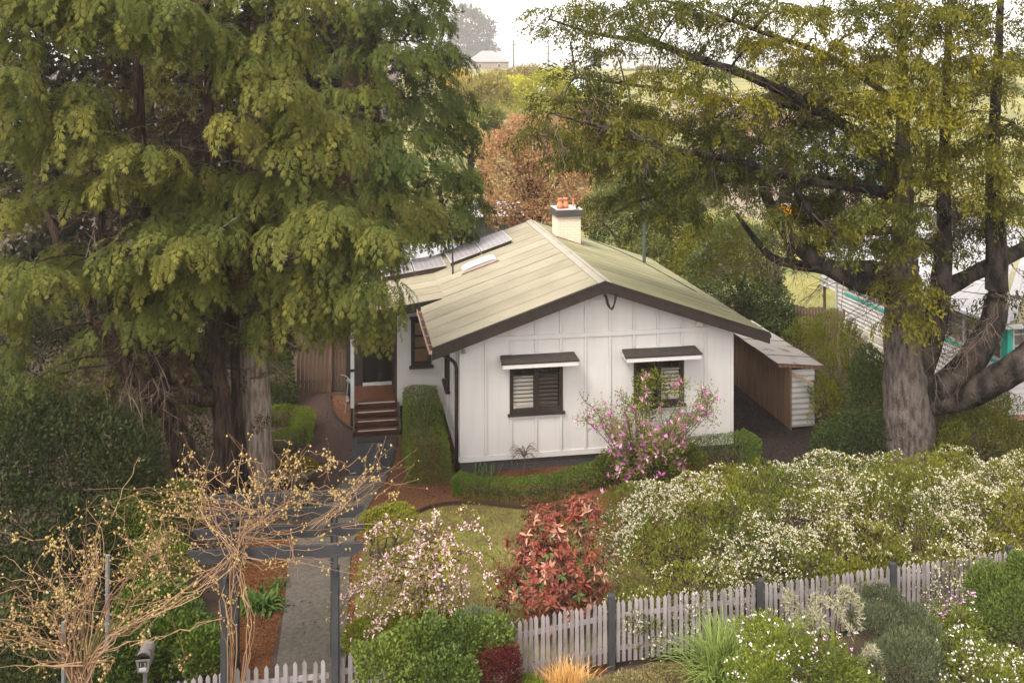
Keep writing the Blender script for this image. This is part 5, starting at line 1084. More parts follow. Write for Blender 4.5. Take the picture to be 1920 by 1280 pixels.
shrub('leafy_shrub', 'dense mid green shrub hiding the fence at the right edge', 'shrub', pxells([(1870, 1120, 16.3, 60, 60, .5), (1910, 1160, 15.9, 60, 60, .5), (1850, 1170, 15.9, 45, 45, .4), (1940, 1090, 16.4, 50, 50, .5)]), 16000, .06, .025, (.04, .06, .018), (.085, .11, .03), 110)
# silver feathery plumes
def plumes(name, label, pts, seed):
    rg = np.random.RandomState(seed); base = at(*pts[0][0]); base = np.array([base[0], base[1], 0]); o = thing(name, label, 'plant', base); mb = MB(); st = MB()
    for px in pts:
        P = chaikin([at(*p) for p in px], 2) - base; st.tube(P, np.linspace(.014, .004, len(P)), 4, cap=False)
        n = 420; t = rg.uniform(.15, 1, n); q = np.stack([np.interp(t, np.linspace(0, 1, len(P)), P[:, i]) for i in range(3)], 1); T = nrm(P[-1] - P[0])
        leaf_quads(mb, q + rg.normal(size=q.shape) * .03, T * .5 + rdir(rg, n) * .8 + [0, 0, -.35], rg.uniform(.06, .13, n), .014, lerp((.22, .21, .14), (.33, .315, .23), rg.rand(n)), rg)
    mb.build('plumes', LEAF, o); st.build('stems', TWIG, o)
plumes('silver_foliage_plant', 'silvery feathery drooping plant in front of the right pickets', [[(1540, 1260, 15.2), (1500, 1140, 15.4), (1475, 1105, 15.3), (1478, 1150, 15.1)], [(1540, 1260, 15.2), (1510, 1120, 15.3), (1560, 1120, 15.1), (1600, 1190, 14.9)], [(1545, 1260, 15.2), (1520, 1130, 15.3), (1540, 1160, 15.0), (1565, 1230, 14.8)], [(1560, 1260, 15.2), (1570, 1120, 15.5), (1590, 1100, 15.4), (1615, 1140, 15.2)], [(1560, 1260, 15.2), (1580, 1110, 15.5), (1605, 1120, 15.3), (1612, 1180, 15.1)], [(1600, 1290, 14.8), (1620, 1220, 14.8), (1640, 1215, 14.7), (1655, 1260, 14.6)], [(1540, 1260, 15.2), (1490, 1150, 15.2), (1500, 1170, 15.0), (1530, 1240, 14.8)]], 111)
def daisies(name, label, c, n, ru, rv, seed, col=(.62, .36, .52), cat='flowers'):
    rg = np.random.RandomState(seed); b = at(*c); o = thing(name, label, cat, (b[0], b[1], 0)); f, s = MB(), MB()
    for k in range(n):
        p = at(c[0] + rg.uniform(-ru, ru), c[1] + rg.uniform(-rv, rv), c[2] + rg.uniform(-.25, .25)) - [b[0], b[1], 0]; s.tube([(p[0] * .6, p[1] * .6, max(.02, p[2] - .6)), p], .004, 3, C=np.array([.05, .07, .02]), cap=False)
        A = rdir(rg, 5) * [1, 1, .4]; leaf_quads(f, np.repeat(p[None], 5, 0), A, .035, .022, np.array(col)[None] * rg.uniform(.8, 1.2, (5, 1)), rg)
    f.build('petals', PETAL, o, kind='stuff'); s.build('stems', STEMM, o, kind='stuff')
daisies('pink_flower_clump', 'pink daisies leaning on the pickets near right edge', (1795, 1140, 15.9), 60, 35, 32, 112)
daisies('pink_flower_clump', 'scattered pink flowers among silvery plumes at lower right', (1560, 1225, 14.7), 40, 45, 40, 113)
# verge soil tufts and bottom centre
shrub('low_groundcover', 'low dull green groundcover on the verge before the fence post', 'shrub', pxells([(1190, 1290, 14.9, 60, 22, .3), (1250, 1275, 15.2, 50, 20, .3), (1130, 1300, 14.8, 50, 20, .3)]), 6000, .04, .018, (.11, .09, .04), (.19, .16, .08), 114)
shrub('low_groundcover', 'small bright green groundcover below the barberry bush', 'shrub', pxells([(985, 1300, 14.3, 40, 26, .3)]), 3000, .04, .025, (.07, .09, .02), (.14, .16, .03), 115)
# ------------------------------------------------------------------ vine on the pergola
def vine(name, label, seed, paths, nshoot, budn, base, reg):
    rg = np.random.RandomState(seed); o = thing(name, label, 'vine', base); st, bd = MB(), MB(); tan = np.array([.125, .070, .042]); pal = np.array([.24, .16, .105]); nodes = []
    def stem(P, r0, r1, n=5):
        P = chaikin(P, 2) - base; c = lerp(tan, pal, rg.rand(1))[0] * rg.uniform(.6, 1.15); P[1:-1] += rg.normal(size=P[1:-1].shape) * .024; st.tube(P, np.linspace(r0, r1, len(P)) * .6 * rg.uniform(.8, 1.2, len(P)), n, C=c, cap=False); return P
    for px, r0, r1, k, a in paths:
        for q in range(k):
            P = np.array([at(*p) for p in px]); P += rg.normal(size=P.shape) * a * np.linspace(.5, 2.4, len(P))[:, None]
            nodes.append(stem(P, r0 * rg.uniform(.7, 1.2), r1, 6 if r0 > .015 else 4))
    for k in range(nshoot):
        u0, u1, v0, v1, Y0_, Y1_ = reg[rg.randint(len(reg))]
        p = at(rg.uniform(u0, u1), rg.uniform(v0, v1), rg.uniform(Y0_, Y1_)) ; d = nrm(np.array([rg.normal(), rg.normal() * .5, rg.normal() * .55 + .25])); L = rg.uniform(.3, .95)
        b1 = rg.normal(size=3) * .22; P = [p, p + d * L * .35 + b1 * .5, p + d * L * .7 + b1, p + d * L + b1 * .6 + np.array([0, 0, -.12 * rg.rand()])]
        nodes.append(stem(np.array(P), .008, .0035, 4))
    BP = []
    for P in nodes:
        m = rg.poisson(budn * len(P) / 10)
        for _ in range(m):
            i = rg.randint(len(P) // 3, len(P)); BP.append(P[i] + rg.normal(size=3) * .022)
            if rg.rand() < .4: 
                for _ in range(rg.randint(2, 5)): BP.append(P[i] + rg.normal(size=3) * .04)
    BP = np.array(BP); n = len(BP); s = rg.uniform(.011, .022, n)[:, None, None]; O = np.array([(1, 0, 0), (-1, 0, 0), (0, 1, 0), (0, -1, 0), (0, 0, 1.4), (0, 0, -1.3)], float)
    V = BP[:, None] + O[None] * s; T = np.array([(0, 2, 4), (2, 1, 4), (1, 3, 4), (3, 0, 4), (2, 0, 5), (1, 2, 5), (3, 1, 5), (0, 3, 5)]); TT = (T[None] + (np.arange(n) * 6)[:, None, None]).reshape(-1, 3)
    C = np.repeat(lerp((.30, .215, .085), (.42, .33, .18), rg.rand(n)) * rg.uniform(.75, 1.2, (n, 1)), 6, 0); bd.add(V.reshape(-1, 3), None, TT, C)
    st.build('stems', STEMM, o); bd.build('buds', PETAL, o)
vb = at(425, 1260, 14.1); vb[2] = 0
vine('climbing_vine', 'bare tan vine with yellow buds tangled over the charcoal pergola', 121, [
    ([(428, 1330, 14.05), (440, 1200, 14.0), (425, 1130, 14.05), (445, 1050, 14.3), (470, 985, 14.9)], .016, .009, 9, .05), ([(455, 1300, 14.0), (470, 1180, 13.95), (450, 1090, 14.1), (430, 1030, 14.5)], .012, .008, 5, .05),
    ([(440, 1040, 14.3), (400, 980, 14.8), (370, 930, 15.3), (390, 860, 15.6)], .012, .005, 7, .09), ([(450, 1020, 14.4), (480, 960, 15), (470, 890, 15.6), (440, 830, 15.8)], .011, .004, 5, .09),
    ([(440, 1000, 14.6), (520, 1005, 14.8), (600, 990, 15), (690, 950, 15.4), (770, 855, 15.7)], .012, .004, 3, .05), ([(450, 990, 14.8), (540, 950, 15.2), (620, 960, 15.4), (680, 930, 15.6)], .009, .004, 5, .08), ([(450, 1010, 14.5), (550, 1020, 14.6), (640, 1010, 14.7), (680, 985, 14.9)], .009, .004, 3, .07),
    ([(460, 1000, 14.6), (520, 960, 15), (560, 900, 15.6), (520, 850, 15.8)], .009, .004, 4, .1), ([(580, 990, 14.9), (640, 940, 15.4), (700, 880, 15.6), (720, 828, 15.7)], .007, .003, 4, .06), ([(480, 960, 15), (420, 940, 15.3), (330, 945, 15.6), (250, 920, 15.7), (200, 960, 15.6)], .010, .004, 6, .09),
    ([(450, 1040, 14.3), (500, 1060, 14.3), (560, 1045, 14.4), (640, 1060, 14.5)], .009, .004, 5, .06), ([(540, 1000, 14.7), (560, 1050, 14.4), (540, 1090, 14.3)], .008, .003, 3, .05), ([(640, 990, 14.8), (720, 985, 15), (760, 1000, 15.1)], .007, .003, 2, .05), ([(590, 1000, 14.7), (660, 930, 15.5), (700, 900, 15.6), (780, 900, 15.8)], .007, .003, 3, .08)],
    150, 2.8, vb, [(350, 560, 900, 1050, 14.4, 16.3), (350, 520, 860, 1050, 14.5, 16), (230, 420, 930, 1090, 14.8, 16), (470, 720, 870, 960, 15, 16.2)])
vb2 = at(150, 1290, 13.6); vb2[2] = 0
vine('climbing_vine', 'thick bare vine fanning out from a stump at lower left', 122, [
    ([(150, 1420, 13.6), (145, 1290, 13.6), (140, 1220, 13.65), (160, 1130, 13.8), (190, 1050, 14)], .028, .010, 7, .05), ([(150, 1400, 13.6), (165, 1255, 13.6), (200, 1200, 13.6), (290, 1145, 13.7), (380, 1095, 14), (430, 1045, 14.3)], .017, .008, 10, .035),
    ([(155, 1300, 13.6), (120, 1225, 13.6), (70, 1200, 13.6), (20, 1185, 13.6), (-20, 1170, 13.6)], .018, .006, 7, .05), ([(150, 1280, 13.6), (105, 1190, 13.7), (80, 1130, 13.8), (50, 1110, 13.8)], .014, .005, 5, .06), ([(150, 1280, 13.6), (130, 1160, 13.8), (120, 1090, 14), (75, 1060, 14.1)], .014, .005, 6, .07),
    ([(155, 1270, 13.6), (170, 1130, 13.9), (150, 1040, 14.2), (170, 980, 14.4)], .013, .004, 8, .08), ([(160, 1260, 13.6), (210, 1120, 13.9), (250, 1060, 14.2), (300, 1000, 14.5)], .013, .004, 7, .08), ([(180, 1225, 13.6), (240, 1205, 13.6), (290, 1198, 13.6), (340, 1185, 13.7), (420, 1155, 14)], .014, .008, 2, .01),
    ([(160, 1250, 13.6), (60, 1240, 13.5), (30, 1225, 13.5)], .013, .005, 5, .05), ([(170, 1240, 13.6), (210, 1235, 13.5), (200, 1255, 13.4)], .012, .006, 6, .05), ([(200, 1200, 13.7), (270, 1120, 14), (320, 1070, 14.3), (280, 1000, 14.6)], .010, .004, 5, .08), ([(320, 1160, 13.9), (350, 1230, 13.9), (330, 1250, 13.9), (370, 1240, 13.9)], .007, .003, 2, .03)],
    150, 2.6, vb2, [(60, 330, 1000, 1180, 13.5, 14.4), (20, 160, 1080, 1230, 13.4, 14), (170, 420, 960, 1100, 14, 15)])
mb = MB(); p = at(120, 1200, 13.75); mb.tube([(p[0], p[1], 0), (p[0], p[1], p[2] + .3)], .035, 8); p = at(200, 1080, 14.6); mb.tube([(p[0], p[1], 0), (p[0], p[1], p[2])], .04, 8)
mb = MB(); p = at(120, 1165, 13.75); mb.tube([(p[0], p[1], 0), (p[0], p[1], p[2])], .035, 8); tag(mb.build('steel_post', STEEL), 'galvanised steel post rising through the vine stump at lower left', 'post')
mb = MB(); p = at(202, 1040, 14.9); mb.tube([(p[0], p[1], 0), (p[0], p[1], p[2])], .035, 8); tag(mb.build('steel_post', STEEL), 'grey post half hidden behind the upper vine stems left', 'post')
# ------------------------------------------------------------------ shrubs by the cedar and the neighbour
shrub('leafy_shrub', 'yellow green leafy shrub between the lean-to shed and the cedar', 'shrub', pxells([(1580, 700, 27, 50, 70, .8), (1560, 640, 28.5, 50, 50, .8), (1600, 770, 26.5, 50, 70, .8), (1545, 760, 26.2, 30, 60, .5), (1510, 640, 30, 40, 40, .6)]), 14000, .07, .03, (.075, .09, .018), (.17, .17, .03), 131, lump=.3)
shrub('evergreen_shrub', 'dark green shrub at the foot of the cedar on its left', 'shrub', pxells([(1630, 740, 25.3, 40, 90, .7), (1600, 830, 24.6, 70, 50, .7), (1650, 830, 24.4, 40, 60, .5), (1560, 850, 24.2, 40, 40, .5)]), 14000, .075, .036, (.03, .042, .016), (.06, .078, .025), 132)
shrub('leafy_shrub', 'airy olive shrub right of the cedar trunk by neighbour wall', 'shrub', pxells([(1830, 830, 24, 70, 70, .8), (1900, 850, 23.8, 60, 60, .8), (1785, 850, 23.6, 40, 60, .5), (1860, 780, 24.6, 50, 60, .6), (1770, 790, 24.8, 25, 60, .5)]), 17000, .065, .026, (.055, .065, .016), (.12, .12, .028), 133, lump=.35)
clump('spiky_palm', 'spiky brown green palm tuft against the neighbour fence', at(1590, 655, 31.5) * [1, 1, 0] + [0, 0, 1.0], 90, (.7, 1.1), .05, (.05, .05, .02), (.12, .09, .04), 134, .1, .5, (.3, 1.4))
mb = MB(); q = at(1590, 655, 31.5); mb.tube([(q[0], q[1], 0), (q[0], q[1], 1.1)], [.16, .13], 10); tr_ = mb.build('trunk', BARK_DARK); 
for o_ in bpy.data.objects:
    if o_.name.startswith('spiky_palm'): tr_.parent = o_; tr_.location = (-q[0], -q[1], -1.0)
shrub('evergreen_shrub', 'near black shrub added to darken the space behind the leaning cypress', 'shrub', pxells([(60, 660, 27, 110, 90, 1.2), (200, 680, 27.5, 110, 80, 1.2), (330, 690, 28, 90, 80, 1.2), (-40, 680, 26, 100, 100, 1.2), (430, 690, 28.5, 70, 70, 1.0)]), 26000, .10, .05, (.016, .019, .009), (.038, .042, .016), 135, lump=.3, inner=.3)  # added to hide lit ground, with shade put into the leaf colour
# dense tree behind the cottage at right
def broad(name, label, u, Y, vtop, vbase_z, clumps, n, L, Wd, c1, c2, seed, trunk=.16, cat='tree', lump=.3, inner=.2, leafm=None, limbs=10, f=.8, group=None, bark=None, up=.2):
    rg = np.random.RandomState(seed); base = np.array([(u - CX) / F * Y, Y, vbase_z]); E = np.array(pxells(clumps)); E[:, :3] -= base; o = thing(name, label, cat, base, 0, group)
    P, d = ell_points(rg, E, n, lump, inner, seed, zmin=.3, low=-.8); mb = MB(); leaf_quads(mb, P, d * .4 + [0, 0, up] + rdir(rg, n) * .8, L * rg.uniform(.6, 1.4, n), Wd, leafcols(rg, P + base, c1, c2, seed, f), rg); mb.build('crown', leafm or LEAF, o)
    tb = MB(); hgt = E[:, 2].mean(); tb.tube(wob([(0, 0, -.2), (.05, 0, hgt * .4), (0, 0, hgt)], rg, .06), [trunk, trunk * .75, trunk * .4], 8)
    for k in range(limbs):
        e = E[k % len(E)]; t = e[:3] + rg.normal(size=3) * e[3:] * .45; s = np.array([0, 0, hgt * rg.uniform(.25, .8)]); tb.tube(chaikin([s, (s + t) / 2 + [0, 0, .1 * hgt], t], 1), np.linspace(trunk * .4, trunk * .08, 4), 5, cap=False)
    tb.build('trunk', bark or BARK_DARK, o, True); return o
broad('evergreen_tree', 'dense dark glossy evergreen tree behind the cottage right eave', 1390, 34.5, 430, 0, [(1390, 500, 34, 80, 70, 1.3), (1340, 530, 33.5, 55, 60, 1.0), (1430, 560, 34, 50, 50, 1.0), (1380, 450, 34.5, 60, 40, 1.0), (1450, 600, 33.5, 40, 40, .8), (1330, 570, 33.6, 36, 36, .7)], 26000, .12, .04, (.030, .045, .015), (.07, .085, .028), 141, .14, leafm=LEAF_SHINY)
broad('olive_tree', 'soft olive green trees mass behind the chimney and flue', 1180, 41, 330, 0, [(1150, 420, 41, 60, 60, 1.5), (1210, 430, 40, 60, 60, 1.3), (1270, 440, 39.5, 60, 55, 1.3), (1180, 370, 42, 70, 45, 1.4), (1250, 380, 41, 60, 50, 1.3), (1290, 490, 38, 45, 40, 1.0), (1230, 480, 38, 45, 36, 1.0)], 30000, .15, .05, (.05, .065, .022), (.15, .15, .05), 142, .2, f=1.0)
broad('olive_tree', 'yellow green shrubby tree behind the cottage beside evergreen', 1300, 37, 470, 0, [(1300, 500, 37, 45, 50, 1.0), (1320, 450, 38, 40, 40, .9)], 9000, .12, .04, (.10, .11, .025), (.20, .19, .04), 143, .1)
RUS1, RUS2 = (.22, .125, .07), (.37, .235, .13)
def russet(name, label, u, Y, clumps, n, seed, c1=RUS1, c2=RUS2):
    o = broad(name, label, u, Y, 0, 0, clumps, n, .16, .065, c1, c2, seed, .16, limbs=46, lump=.35, inner=.45, bark=BARK_DARK, f=.7); return o
russet('russet_tree', 'russet leaved deciduous tree behind the cottage ridge', 1000, 46, [(960, 330, 46, 60, 80, 1.6), (1040, 340, 46, 70, 80, 1.8), (1000, 270, 47, 70, 50, 1.6), (940, 390, 45, 45, 45, 1.2), (1080, 400, 45, 45, 45, 1.2), (1010, 410, 45, 60, 40, 1.2), (930, 300, 46, 40, 50, 1.2), (1075, 300, 47, 50, 60, 1.5), (985, 240, 47, 40, 26, 1.2)], 26000, 144)
# dark trees added behind left cypresses, gap shade put into their leaf colour
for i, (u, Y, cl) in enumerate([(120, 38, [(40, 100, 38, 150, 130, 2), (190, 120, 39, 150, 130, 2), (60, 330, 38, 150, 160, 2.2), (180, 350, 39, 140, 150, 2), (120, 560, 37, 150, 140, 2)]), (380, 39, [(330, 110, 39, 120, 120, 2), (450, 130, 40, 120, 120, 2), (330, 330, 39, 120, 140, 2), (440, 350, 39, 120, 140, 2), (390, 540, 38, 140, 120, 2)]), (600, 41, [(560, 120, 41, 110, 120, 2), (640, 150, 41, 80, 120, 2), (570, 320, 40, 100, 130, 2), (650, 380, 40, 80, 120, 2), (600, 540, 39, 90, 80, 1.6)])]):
    broad('backdrop_tree', ('near black fill tree added behind the leaning cypress at far left', 'near black fill tree added between the two left cypress trunks', 'near black fill tree added behind the porch side cypress')[i], u, Y, 0, 0, cl, 12000, .4, .22, (.012, .012, .008), (.028, .027, .014), 150 + i, .25, group='dark fill trees added behind the cypresses', limbs=24, inner=.45)
# ------------------------------------------------------------------ sheds and houses behind
def gable(name, label, u, Y, w, d, zw, rise, wallm, roofm, base=0.0, ang=ANG, windows=0, corr_=True, hip=False, cat='house'):
    x = (u - CX) / F * Y; o = thing(name, label, cat, (x, Y, base), ang)
    mb = MB(); mb.box(0, w, 0, d, 0, zw); mb.build('wall', wallm, o)
    e = .35
    if hip: V = [(-e, -e, zw), (w + e, -e, zw), (w + e, d + e, zw), (-e, d + e, zw), (w * .35, d / 2, zw + rise), (w * .65, d / 2, zw + rise)]; mb = MB().add(V, [(0, 1, 5, 4), (2, 3, 4, 5)], [(1, 2, 5), (3, 0, 4)]); mb.add([(v[0], v[1], v[2] - .12) for v in V[:4]], [(0, 3, 2, 1)])
    else:
        n = int((w + 2 * e) / .2); xs_ = np.linspace(-e, w + e, n + 1); dz = .02 * (np.arange(n + 1) % 2); mb = MB()
        V = np.vstack([np.stack([xs_, np.full(n + 1, yy), zz + dz], 1) for yy, zz in ((-e, zw), (d / 2, zw + rise), (d + e, zw))]); i = np.arange(n); mb.add(V, np.vstack([np.stack([i + k * (n + 1), i + 1 + k * (n + 1), i + n + 2 + k * (n + 1), i + n + 1 + k * (n + 1)], 1) for k in (0, 1)]))
        mb.add([(0, 0, zw), (0, d / 2, zw + rise - .03), (0, d, zw), (w, 0, zw), (w, d / 2, zw + rise - .03), (w, d, zw)], None, [(0, 1, 2), (3, 5, 4)])
    mb.build('roof', roofm, o)
    for k in range(windows):
        a = w * (k + .5) / windows; wn_ = MB().box(a - .55, a + .55, -.05, -.002, zw * .38, zw * .82).build('window', WHITE2, o); MB().box(a - .48, a + .48, -.06, -.051, zw * .42, zw * .78).build('pane', GLASS, wn_)
    return o
SHR = mat('silver_shed_roof', (.52, .52, .54), .5, (.36, .36, .37), scale=.8, metal=.2)
CREAM = mat('cream_wall', (.32, .265, .215), .8, (.27, .225, .18)); TILE = mat('terracotta_roof', (.15, .085, .075), .8, (.11, .065, .058), scale=1.5); GREYR = mat('grey_tile_roof', (.2, .19, .19), .8, (.16, .15, .15))
gable('garden_shed', 'silver corrugated shed roof just behind the solar panels', 768, 36.5, 2.9, 3.6, 2.35, .55, mat('shed_wall', (.10, .10, .10), .8), SHR, cat='shed')
gable('garden_shed', 'pale metal shed roof under the russet tree', 892, 49, 2.6, 3, 2.4, .5, MAT['shed_wall'], SHR, cat='shed')
gable('weatherboard_house', 'cream weatherboard house glimpsed between the cedar limbs', 1425, 62, 7, 6, 2.9, 1.8, CREAM, mat('white_far_roof', (.26, .25, .245), .7), windows=2)
gable('weatherboard_house', 'house with terracotta roof partly hidden by the cedar crown', 1395, 84, 9, 7, 3.2, 2.2, CREAM, TILE, windows=3, base=.4)
gable('weatherboard_house', 'pale house with teal gable behind the upper cedar branches', 1520, 74, 6, 6, 3.2, 2.0, mat('pale_teal_wall', (.16, .26, .22), .8), GREYR, windows=1, base=.1)
gable('distant_house', 'hazy grey hipped roof house on the rise below the tall pine', 882, 420, 17, 13, 4.5, 5.0, mat('tan_wall', (.2, .16, .13), .8), GREYR, base=8.6, hip=True, windows=2)
gable('distant_house', 'hazy white building on the horizon near the cypress pair', 1140, 450, 26, 12, 6.5, 2.0, mat('offwhite_wall', (.4, .39, .38), .8), mat('white_far_roof', (.26, .25, .245), .7), base=8.7, windows=3)
gable('distant_house', 'far pale cottage roof showing through the willows', 985, 150, 10, 7, 3, 1.8, mat('offwhite_wall', (.4, .39, .38), .8), mat('blue_far_roof', (.42, .5, .5), .7), base=3.5, windows=2)
gable('distant_house', 'low pale house beyond the paddock at upper right', 1290, 118, 12, 7, 3, 1.5, CREAM, MAT['white_far_roof'], base=2.4, windows=3)
# willows and mid trees
for i, (u, Y, c, c1, c2, lab) in enumerate([
    (900, 105, [(890, 195, 105, 45, 40, 2.5), (920, 170, 106, 40, 30, 2), (870, 220, 104, 30, 26, 2)], (.13, .12, .04), (.25, .21, .07), 'tawny budding willow behind the russet tree at left'),
    (1000, 112, [(1000, 185, 112, 55, 42, 3), (1030, 165, 112, 40, 30, 2.4), (970, 175, 113, 36, 34, 2)], (.19, .20, .04), (.36, .34, .07), 'bright yellow green willow in the gap between the big trees'),
    (1055, 118, [(1055, 185, 118, 40, 30, 2.4)], (.20, .20, .05), (.33, .32, .08), 'small pale willow right of the bright willow'),
    (965, 128, [(965, 160, 128, 36, 26, 2.4), (990, 140, 129, 26, 16, 1.8)], (.14, .12, .05), (.24, .19, .08), 'twiggy bare topped willow on the skyline'),
    (905, 88, [(910, 228, 88, 36, 26, 1.8), (880, 240, 86, 30, 20, 1.5)], (.09, .10, .03), (.17, .17, .05), 'dull green bush tree below the tawny willow'),
    (880, 75, [(878, 258, 75, 34, 22, 1.4), (900, 270, 74, 26, 18, 1.2)], (.28, .24, .10), (.45, .38, .18), 'pale cream blossom tree beside the dark cypress edge'),
    (1250, 70, [(1240, 330, 70, 60, 50, 2.2), (1310, 340, 69, 60, 45, 2)], (.06, .065, .02), (.14, .13, .04), 'mid distance green tree behind the cedar left branches'),
    (1120, 80, [(1120, 300, 80, 60, 60, 2.5), (1080, 250, 82, 50, 40, 2)], (.18, .11, .06), (.30, .19, .10), 'faded russet tree beyond the chimney and cedar tips'),
    (860, 160, [(858, 150, 160, 26, 20, 2.2)], (.30, .22, .07), (.42, .32, .10), 'golden hazy tree below the distant hipped roof'),
    (1470, 56, [(1470, 408, 56, 20, 16, .7)], (.45, .26, .03), (.62, .38, .04), 'orange yellow flowering bush on the lawn behind cedar')]):
    z = float(hz(0, Y)); broad('willow_tree' if 'willow' in lab else 'distant_tree', lab, u, Y, 0, z, c, 9000 if Y < 120 else 5000, .40 if Y > 84 else .26, .12, c1, c2, 160 + i, .2, limbs=30, lump=.35, inner=.4, f=.5, bark=BARK_DARK)
for i, (u, v, Y, ru, rv, c1, c2, lab) in enumerate([(855, 175, 175, 34, 30, (.20, .15, .06), (.32, .25, .10), 'hazy tan tree behind the dark cypress right edge'), (915, 165, 185, 36, 26, (.13, .12, .05), (.24, .21, .08), 'hazy olive tree in front of the distant hipped roof'), (1035, 160, 180, 40, 28, (.13, .14, .05), (.22, .22, .08), 'hazy green tree on the rise left of cedar tips'),
        (1095, 168, 190, 42, 28, (.12, .12, .06), (.2, .19, .09), 'grey green hazy tree behind the cedar branch tips'), (1165, 172, 180, 44, 26, (.15, .13, .06), (.24, .2, .09), 'brownish hazy tree behind middle cedar branches'), (1235, 165, 200, 44, 28, (.11, .12, .05), (.19, .19, .07), 'muted green hazy tree right of the brownish one'), (1330, 170, 190, 60, 30, (.12, .12, .05), (.2, .19, .08), 'broad hazy tree line clump behind upper cedar'), (1480, 175, 180, 80, 34, (.10, .11, .05), (.18, .18, .07), 'wide hazy tree clump behind the cedar crown centre'), (1640, 180, 170, 80, 36, (.10, .11, .05), (.18, .18, .07), 'hazy tree clump right behind the cedar stems'), (1820, 190, 160, 100, 44, (.09, .10, .045), (.17, .17, .07), 'hazy tree clump at the right edge behind cedar'), (1180, 250, 95, 60, 36, (.12, .12, .04), (.2, .19, .06), 'olive tree across the paddock behind cedar tips'), (985, 146, 270, 34, 14, (.15, .14, .06), (.25, .22, .1), 'tan hazy tree between the two skyline power poles'), (1058, 148, 290, 34, 16, (.13, .13, .06), (.22, .2, .09), 'hazy tree just right of the right skyline pole'), (1200, 144, 300, 50, 18, (.13, .12, .06), (.22, .19, .09), 'long hazy tree row on the skyline behind cedar limbs'), (1290, 142, 310, 44, 18, (.12, .12, .06), (.2, .18, .09), 'rounded hazy skyline tree further along behind the cedar'), (925, 150, 260, 26, 14, (.18, .14, .06), (.28, .22, .1), 'small golden hazy tree under the distant roof eave'), (1090, 205, 130, 44, 30, (.16, .15, .05), (.27, .24, .08), 'yellow olive tree beside the small pale willow')]):
    broad('distant_tree', lab, u, Y, 0, float(hz(0, Y)) - .5, [(u - ru * .4, v + rv * .1, Y, ru * .6, rv * .8, 3), (u + ru * .35, v, Y + 3, ru * .65, rv, 3), (u, v + rv * .5, Y - 2, ru, rv * .7, 3)], 2600, .75, .3, c1, c2, 210 + i, .3, limbs=16, lump=.35, inner=.3, f=.3)
# hazy pine with open crown
broad('pine_tree', 'tall hazy grey pine standing on the far skyline', 886, 850, 0, 10.9, [(876, 40, 850, 36, 30, 13), (905, 60, 850, 26, 26, 12), (862, 70, 850, 24, 22, 12), (905, 95, 850, 28, 16, 12), (868, 105, 850, 26, 16, 12), (895, 118, 850, 26, 12, 12)], 8000, 3.2, 1.2, (.02, .028, .018), (.035, .045, .025), 180, 1.2, limbs=40, lump=.3, inner=.45)
for i, (u, lab) in enumerate(((1117, 'pointed hazy cypress beside the far white building'), (1133, 'second hazy pointed cypress right of its twin'))):
    broad('distant_cypress', lab, u, 700, 0, 9.8, [(u, 118, 700, 8, 16, 3.4), (u, 128, 700, 9, 10, 3.6)], 2600, 1.3, .5, (.03, .04, .025), (.05, .06, .035), 190 + i, .3, limbs=3, lump=.15)
# power poles
PW = mat('pole_timber', (.12, .085, .065), .9)
for i, (u, vt, Y, vb_, lab) in enumerate(((963, 75, 450, 140, 'left timber power pole with two crossarms on the skyline'), (1028, 79, 450, 140, 'right timber power pole with two crossarms on the skyline'), (940, 119, 700, 134, 'tiny distant power pole beside the hipped roof'))):
    p = at(u, vt, Y); zb = float(hz(0, Y)) - .3; o = thing('power_pole', lab, 'power pole', (p[0], Y, zb), 0, 'power poles on the skyline'); h = p[2] - zb
    mb = MB(); mb.tube([(0, 0, 0), (0, 0, h)], [.4, .3], 8); mb.build('pole', PW, o)
    for z in ((h - 2.4, h - 5.5) if i < 2 else (h - .8,)): MB().box(-.75, .75, -.14, -.20 + .0, z, z + .16).build('crossarm', PW, o) if False else MB().box(-1.8, 1.8, -.46, -.35, z, z + .34).build('crossarm', PW, o)
wr = MB()
for zz in (-2.1, -5.2): 
    a, b = at(963, 75, 450) + [0, -.2, zz], at(1028, 79, 450) + [0, -.2, zz]; wr.tube(chaikin([a - (b - a) * 2, a - (b - a) + [0, 0, -.6], a, (a + b) / 2 + [0, 0, -.9], b, b + (b - a) + [0, 0, -.6], b + (b - a) * 2], 2), .02, 4)
tag(wr.build('power_line', BLACK), 'thin sagging wires strung between the skyline power poles', 'power line')
# ------------------------------------------------------------------ grass, mulch chips, fallen leaves
def inpoly(P, poly):
    x, y = P[:, 0], P[:, 1]; c = np.zeros(len(P), bool); n = len(poly); j = n - 1
    for i in range(n):
        xi, yi = poly[i]; xj, yj = poly[j]; t = ((yi > y) != (yj > y)) & (x < (xj - xi) * (y - yi) / (yj - yi + 1e-12) + xi); c ^= t; j = i
    return c
def scatter(poly, n, rg):
    lo, hi = poly.min(0), poly.max(0); P = rg.uniform(lo, hi, (n * 3, 2)); P = P[inpoly(P, poly)][:n]; return P
rg = np.random.RandomState(200); P = scatter(LAWN_P, 22000, rg); n = len(P); P3 = np.column_stack([P, np.full(n, .012)]); h = rg.uniform(.02, .06, n); d = rdir(rg, n) * .6 + [0, 0, 1]
mb = MB(); leaf_quads(mb, P3, d, h, .013, leafcols(rg, P3, (.15, .10, .03), (.085, .115, .022), 201, 1.0, .3), rg); tag(mb.build('lawn_grass', LEAF), 'short patchy green and straw lawn grass', 'grass', kind='stuff')
mb = MB()
